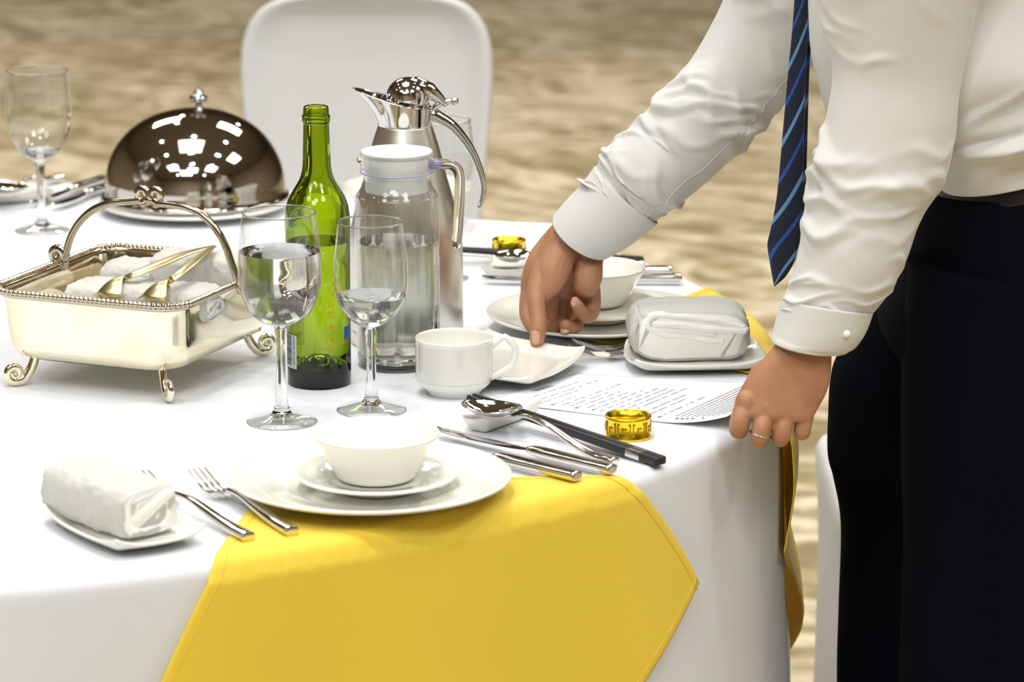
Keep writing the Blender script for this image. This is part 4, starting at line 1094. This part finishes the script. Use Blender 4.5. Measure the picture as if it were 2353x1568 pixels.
for i, (a, b, c_, d, w) in enumerate(tors):
    Lp, Rp = V(a, b, YM), V(c_, d, YM); C_ = (Lp+Rp)/2; A = (Rp-Lp)/2; ring = []; u = i/(len(tors)-1)
    for k in range(96):
        ph = 2*pi*k/96; q = C_+A*cos(ph)*1.0+Vector((0, -1, 0))*w*sin(ph)
        q = C_+A*(abs(cos(ph))**.8*(1 if cos(ph) >= 0 else -1))+Vector((0, -1, 0))*w*(abs(sin(ph))**.8*(1 if sin(ph) >= 0 else -1))
        dn = .010*exp(-((u-.16-.05*sin(ph*2))/.05)**2)*sin(ph*9+u*20)*.5+nz(q, 9, 1)*.012+.007*sin((u*26)-ph*2.4)*exp(-((ph-pi*.42)/.7)**2)+.013*exp(-((u-.20-.05*(ph-1.7))/.018)**2)*exp(-((ph-1.75)/.45)**2)-.010*exp(-((u-.25-.05*(ph-1.7))/.018)**2)*exp(-((ph-1.7)/.4)**2)+.009*exp(-((u-.34+.10*(ph-1.7))/.02)**2)*exp(-((ph-1.7)/.4)**2)
        q += (q-C_).normalized()*dn; ring.append(q)
    tr.append(ring)
def lid_of(r): c_ = sum(r, Vector())/len(r); return list(r)+[c_], [(k, (k+1) % len(r), len(r)) for k in range(len(r))]
far_top, near_top = lid_of(far[0]), lid_of(near[0])
shirt = wk('shirt', join(loft(far[::1], cap=False), loft(near, cap=False), far_top, near_top, loft(tr, cap=True)), M_SHIRT)
for m_ in (solid(shirt, .0012, -1),): pass
def cuff(sections, y, hi=.0):
    q = smoothp(sections, 8); rings = []; cs = [(V(a, b, y_)+V(c_, d, y_))/2 for a, b, c_, d, y_, bf, tl in q]; S = len(q)-1
    for i, (a, b, c_, d, y_, bf, tl) in enumerate(q):
        Lp, Rp = V(a, b, y_), V(c_, d, y_); A = (Rp-Lp)/2; T = (cs[min(i+1, S)]-cs[max(i-1, 0)]).normalized(); B = A.cross(T).normalized()
        if B.y > 0: B = -B
        rings.append([cs[i]+A*cos(2*pi*k/72)+B*(A.length*bf*sin(2*pi*k/72))+T*(tl*sin(2*pi*k/72)) for k in range(72)])
    cs_ = cs
    inner = [[p+(c_-p).normalized()*.0022 for p in r] for r, c_ in zip(rings, cs_)]
    return loft(rings+inner[::-1], cap=False, loop=True)
c1 = wk('cuff', cuff([(1366, 384, 1512, 512, YF, .96, .0), (1335, 425, 1478, 540, YF, .95, .012), (1300, 462, 1440, 568, YF, .95, .012), (1271, 497, 1402, 588, YF, .95, .013)], YF), M_SHIRT)
c2 = wk('cuff', cuff([(1795, 688, 2006, 720, YN+.02, .94, .0), (1784, 728, 1990, 762, YN+.017, .92, .012), (1776, 760, 1968, 795, YN+.014, .92, .013), (1772, 778, 1950, 808, YN+.012, .92, .014)], YN), M_SHIRT)
for c_ in (c1, c2): c_['label'] = 'white shirt cuff'
bpos = V(1945, 768, YN-.022)
bt_ = mk('button', captube([bpos-Vector((0, .0006, 0))-wloc(c2), bpos+Vector((0, .0012, 0))-wloc(c2)], .0042, 16), M_PLAST, c2)
# seams
def seam(rings, ph, i0, i1, off=.0002, r=.0007):
    k = int(ph/(2*pi)*len(rings[0])); pts = []
    for rg in rings[i0:i1]:
        c_ = sum(rg, Vector())/len(rg); pts.append(rg[k]+(rg[k]-c_).normalized()*off)
    return captube(pts, r, 6)
wk('seam', seam(far, .95, 12, len(far)-1), M_SHIRT)
# tie
tie = [(1826, 1862, -60), (1825, 1859, 0), (1819, 1856, 80), (1811, 1852, 160), (1804, 1850, 240), (1797, 1847, 320), (1790, 1846, 400), (1782, 1844, 470), (1770, 1840, 530), (1763, 1836, 562), (1768, 1826, 600), (1774, 1806, 635), (1778, 1781, 657)]
tq = smoothp(tie, 5); rings = []; uv = []; YT = YM-.02
NT = 24
for i, (a, b, y_) in enumerate(tq):
    Lp, Rp = V(a, y_, YT), V(b, y_, YT); C_ = (Lp+Rp)/2; A = (Rp-Lp)/2
    for_r = []
    for k in range(NT):
        ph = 2*pi*k/NT; for_r.append(C_+A*cos(ph)+Vector((0, -.0045, 0))*sin(ph)*(1 if i else 1)); uv.append(((cos(ph)+1)/2*.62+0*1, y_/177+.06))
    rings.append(for_r)
to = wk('tie', loft(rings), M_TIE)
def setuv(o, uv):
    l = o.data.uv_layers.new(name='stripe')
    for lp in o.data.loops: l.data[lp.index].uv = uv[min(lp.vertex_index, len(uv)-1)]
setuv(to, uv)
tail = smoothp([(1846, 1867, -60), (1846, 1866, 60), (1842, 1860, 160), (1838, 1856, 300), (1832, 1852, 420), (1826, 1845, 520), (1832, 1838, 560)], 5); rings = []; uv = []
for a, b, y_ in tail:
    Lp, Rp = V(a, y_, YT+.018), V(b, y_, YT+.018); C_ = (Lp+Rp)/2; A = (Rp-Lp)/2
    for k in range(NT):
        ph = 2*pi*k/NT; uv.append(((cos(ph)+1)/2*.3, y_/177+.4))
    rings.append([C_+A*cos(2*pi*k/NT)+Vector((0, -.003, 0))*sin(2*pi*k/NT) for k in range(NT)])
t2 = mk('tail', ([p-wloc(to) for r in rings for p in r], loft(rings)[1]), M_TIE, to); setuv(t2, uv)
lp = [V(x, y_, YT+.010+dz_) for x, y_, dz_ in [(1846, 72, -.008), (1868, 70, -.008), (1870, 73, .016), (1846, 75, .016)]]
lo = [V(x, y_, YT+.010+dz_) for x, y_, dz_ in [(1846, 104, -.008), (1867, 107, -.008), (1869, 104, .016), (1846, 104, .016)]]
t3 = mk('keeper_loop', ([p-wloc(to) for p in lp+lo], [(0, 1, 5, 4), (1, 2, 6, 5), (2, 3, 7, 6), (3, 0, 4, 7)]), M_TIE, to, smooth=False); solid(t3, .0015, 0)
setuv(t3, [(.0, .2), (.1, .35), (.3, .6), (.3, .6), (0, .45), (.1, .55), (.3, .9), (.3, .9)])
# finger ring
fa, fb = V(1754, 978, YN-.0218), V(1746.5, 1004, YN-.0222); ax = (fb-fa).normalized(); cR = V(1747, 999, YN-.0220)
u_ = ax.cross(Vector((0, 1, 0))).normalized(); w_ = ax.cross(u_).normalized(); axt = (ax*1.0+Vector((0, .0, 0)))
rp = [cR+u_*(.0112*cos(2*pi*k/48))+w_*(.0112*sin(2*pi*k/48)) for k in range(48)]
# tilt the band a little
rg = wk('finger_ring', tube(rp, .0016, 8, .6, loop=True), M_CHROME); rg['label'] = 'thin silver ring'
# trousers, belt, shoes
def tsec(secs, y, n=6, seg=64, pw=.85, w=None):
    q = smoothp(secs, n); rings = []
    for s_ in q:
        Lp, Rp = (V(s_[0], s_[1], y), V(s_[2], s_[3], y)); C_ = (Lp+Rp)/2; A = (Rp-Lp)/2
        rings.append([C_+A*(abs(cos(a))**pw*(1 if cos(a) >= 0 else -1))+Vector((0, -1, 0))*(s_[4]*abs(sin(a))**pw*(1 if sin(a) >= 0 else -1)) for a in [2*pi*k/seg for k in range(seg)]])
    return rings
pel = tsec([(2120, 426, 2600, 320, .160), (2112, 445, 2608, 350, .166), (2085, 560, 2625, 560, .178), (2060, 650, 2620, 660, .178), (2020, 740, 2600, 760, .17), (2060, 820, 2560, 830, .14)], YM)
ln = tsec([(2090, 600, 2590, 620, .09), (2076, 800, 2530, 810, .100), (2072, 1000, 2490, 1000, .100), (2076, 1250, 2450, 1250, .092), (2068, 1568, 2420, 1568, .085), (2075, 1850, 2400, 1850, .082), (2070, 2140, 2380, 2140, .080)], YM-.085)
lf = tsec([(2080, 560, 2540, 600, .09), (2012, 690, 2480, 720, .098), (1945, 790, 2420, 800, .100), (1912, 860, 2370, 870, .100), (1904, 960, 2330, 970, .100), (1903, 1050, 2310, 1060, .098), (1915, 1100, 2300, 1120, .096), (1933, 1210, 2290, 1220, .092), (1928, 1400, 2280, 1400, .088), (1924, 1568, 2270, 1568, .085), (1930, 1850, 2250, 1850, .08), (1925, 2060, 2230, 2060, .08)], YM+.10)
wk('trousers', join(loft(pel), loft(ln), loft(lf)), M_TROU)
bl = tsec([(2126, 404, 2600, 294, .160), (2124, 418, 2602, 308, .1635), (2122, 446, 2604, 340, .167)], YM)
wk('belt', loft(bl), M_BELT)
for a_, y_ in ((an, YM-.085), (af, YM+.10)):
    x0 = a_.x+.03
    sh = loft([[Vector((x0+dx, y_+w*cos(q), max(0, zc_+h*sin(q)))) for q in [2*pi*k/24 for k in range(24)]] for dx, w, zc_, h in ((.06, .02, .03, .03), (.05, .034, .035, .035), (-.02, .038, .045, .045), (-.10, .042, .03, .03), (-.17, .044, .022, .022), (-.215, .03, .016, .016), (-.225, .012, .012, .008))])
    wk('shoe', sh, M_BELT)

# far yellow napkin: the front one turned round the table
thn = atan2(Lc.y-TCY, Lc.x-TCX); thf = atan2(Lf.y-TCY, Lf.x-TCX); dth = thf-thn
R2 = Matrix.Rotation(dth, 2)
C2 = Vector((TCX, TCY))
K2 = C2+R2 @ (NAP1[0]-C2)
napkin('yellow_napkin', K2, R2 @ NAP1[1], R2 @ NAP1[2], .50, .50, 'yellow napkin under the far plate stack, hanging down behind the gripping hand',
       extra=lambda th, d: .010*min(1, d/.05)+.008*min(1, d/.1)*sin(d*24+.6+th*3))
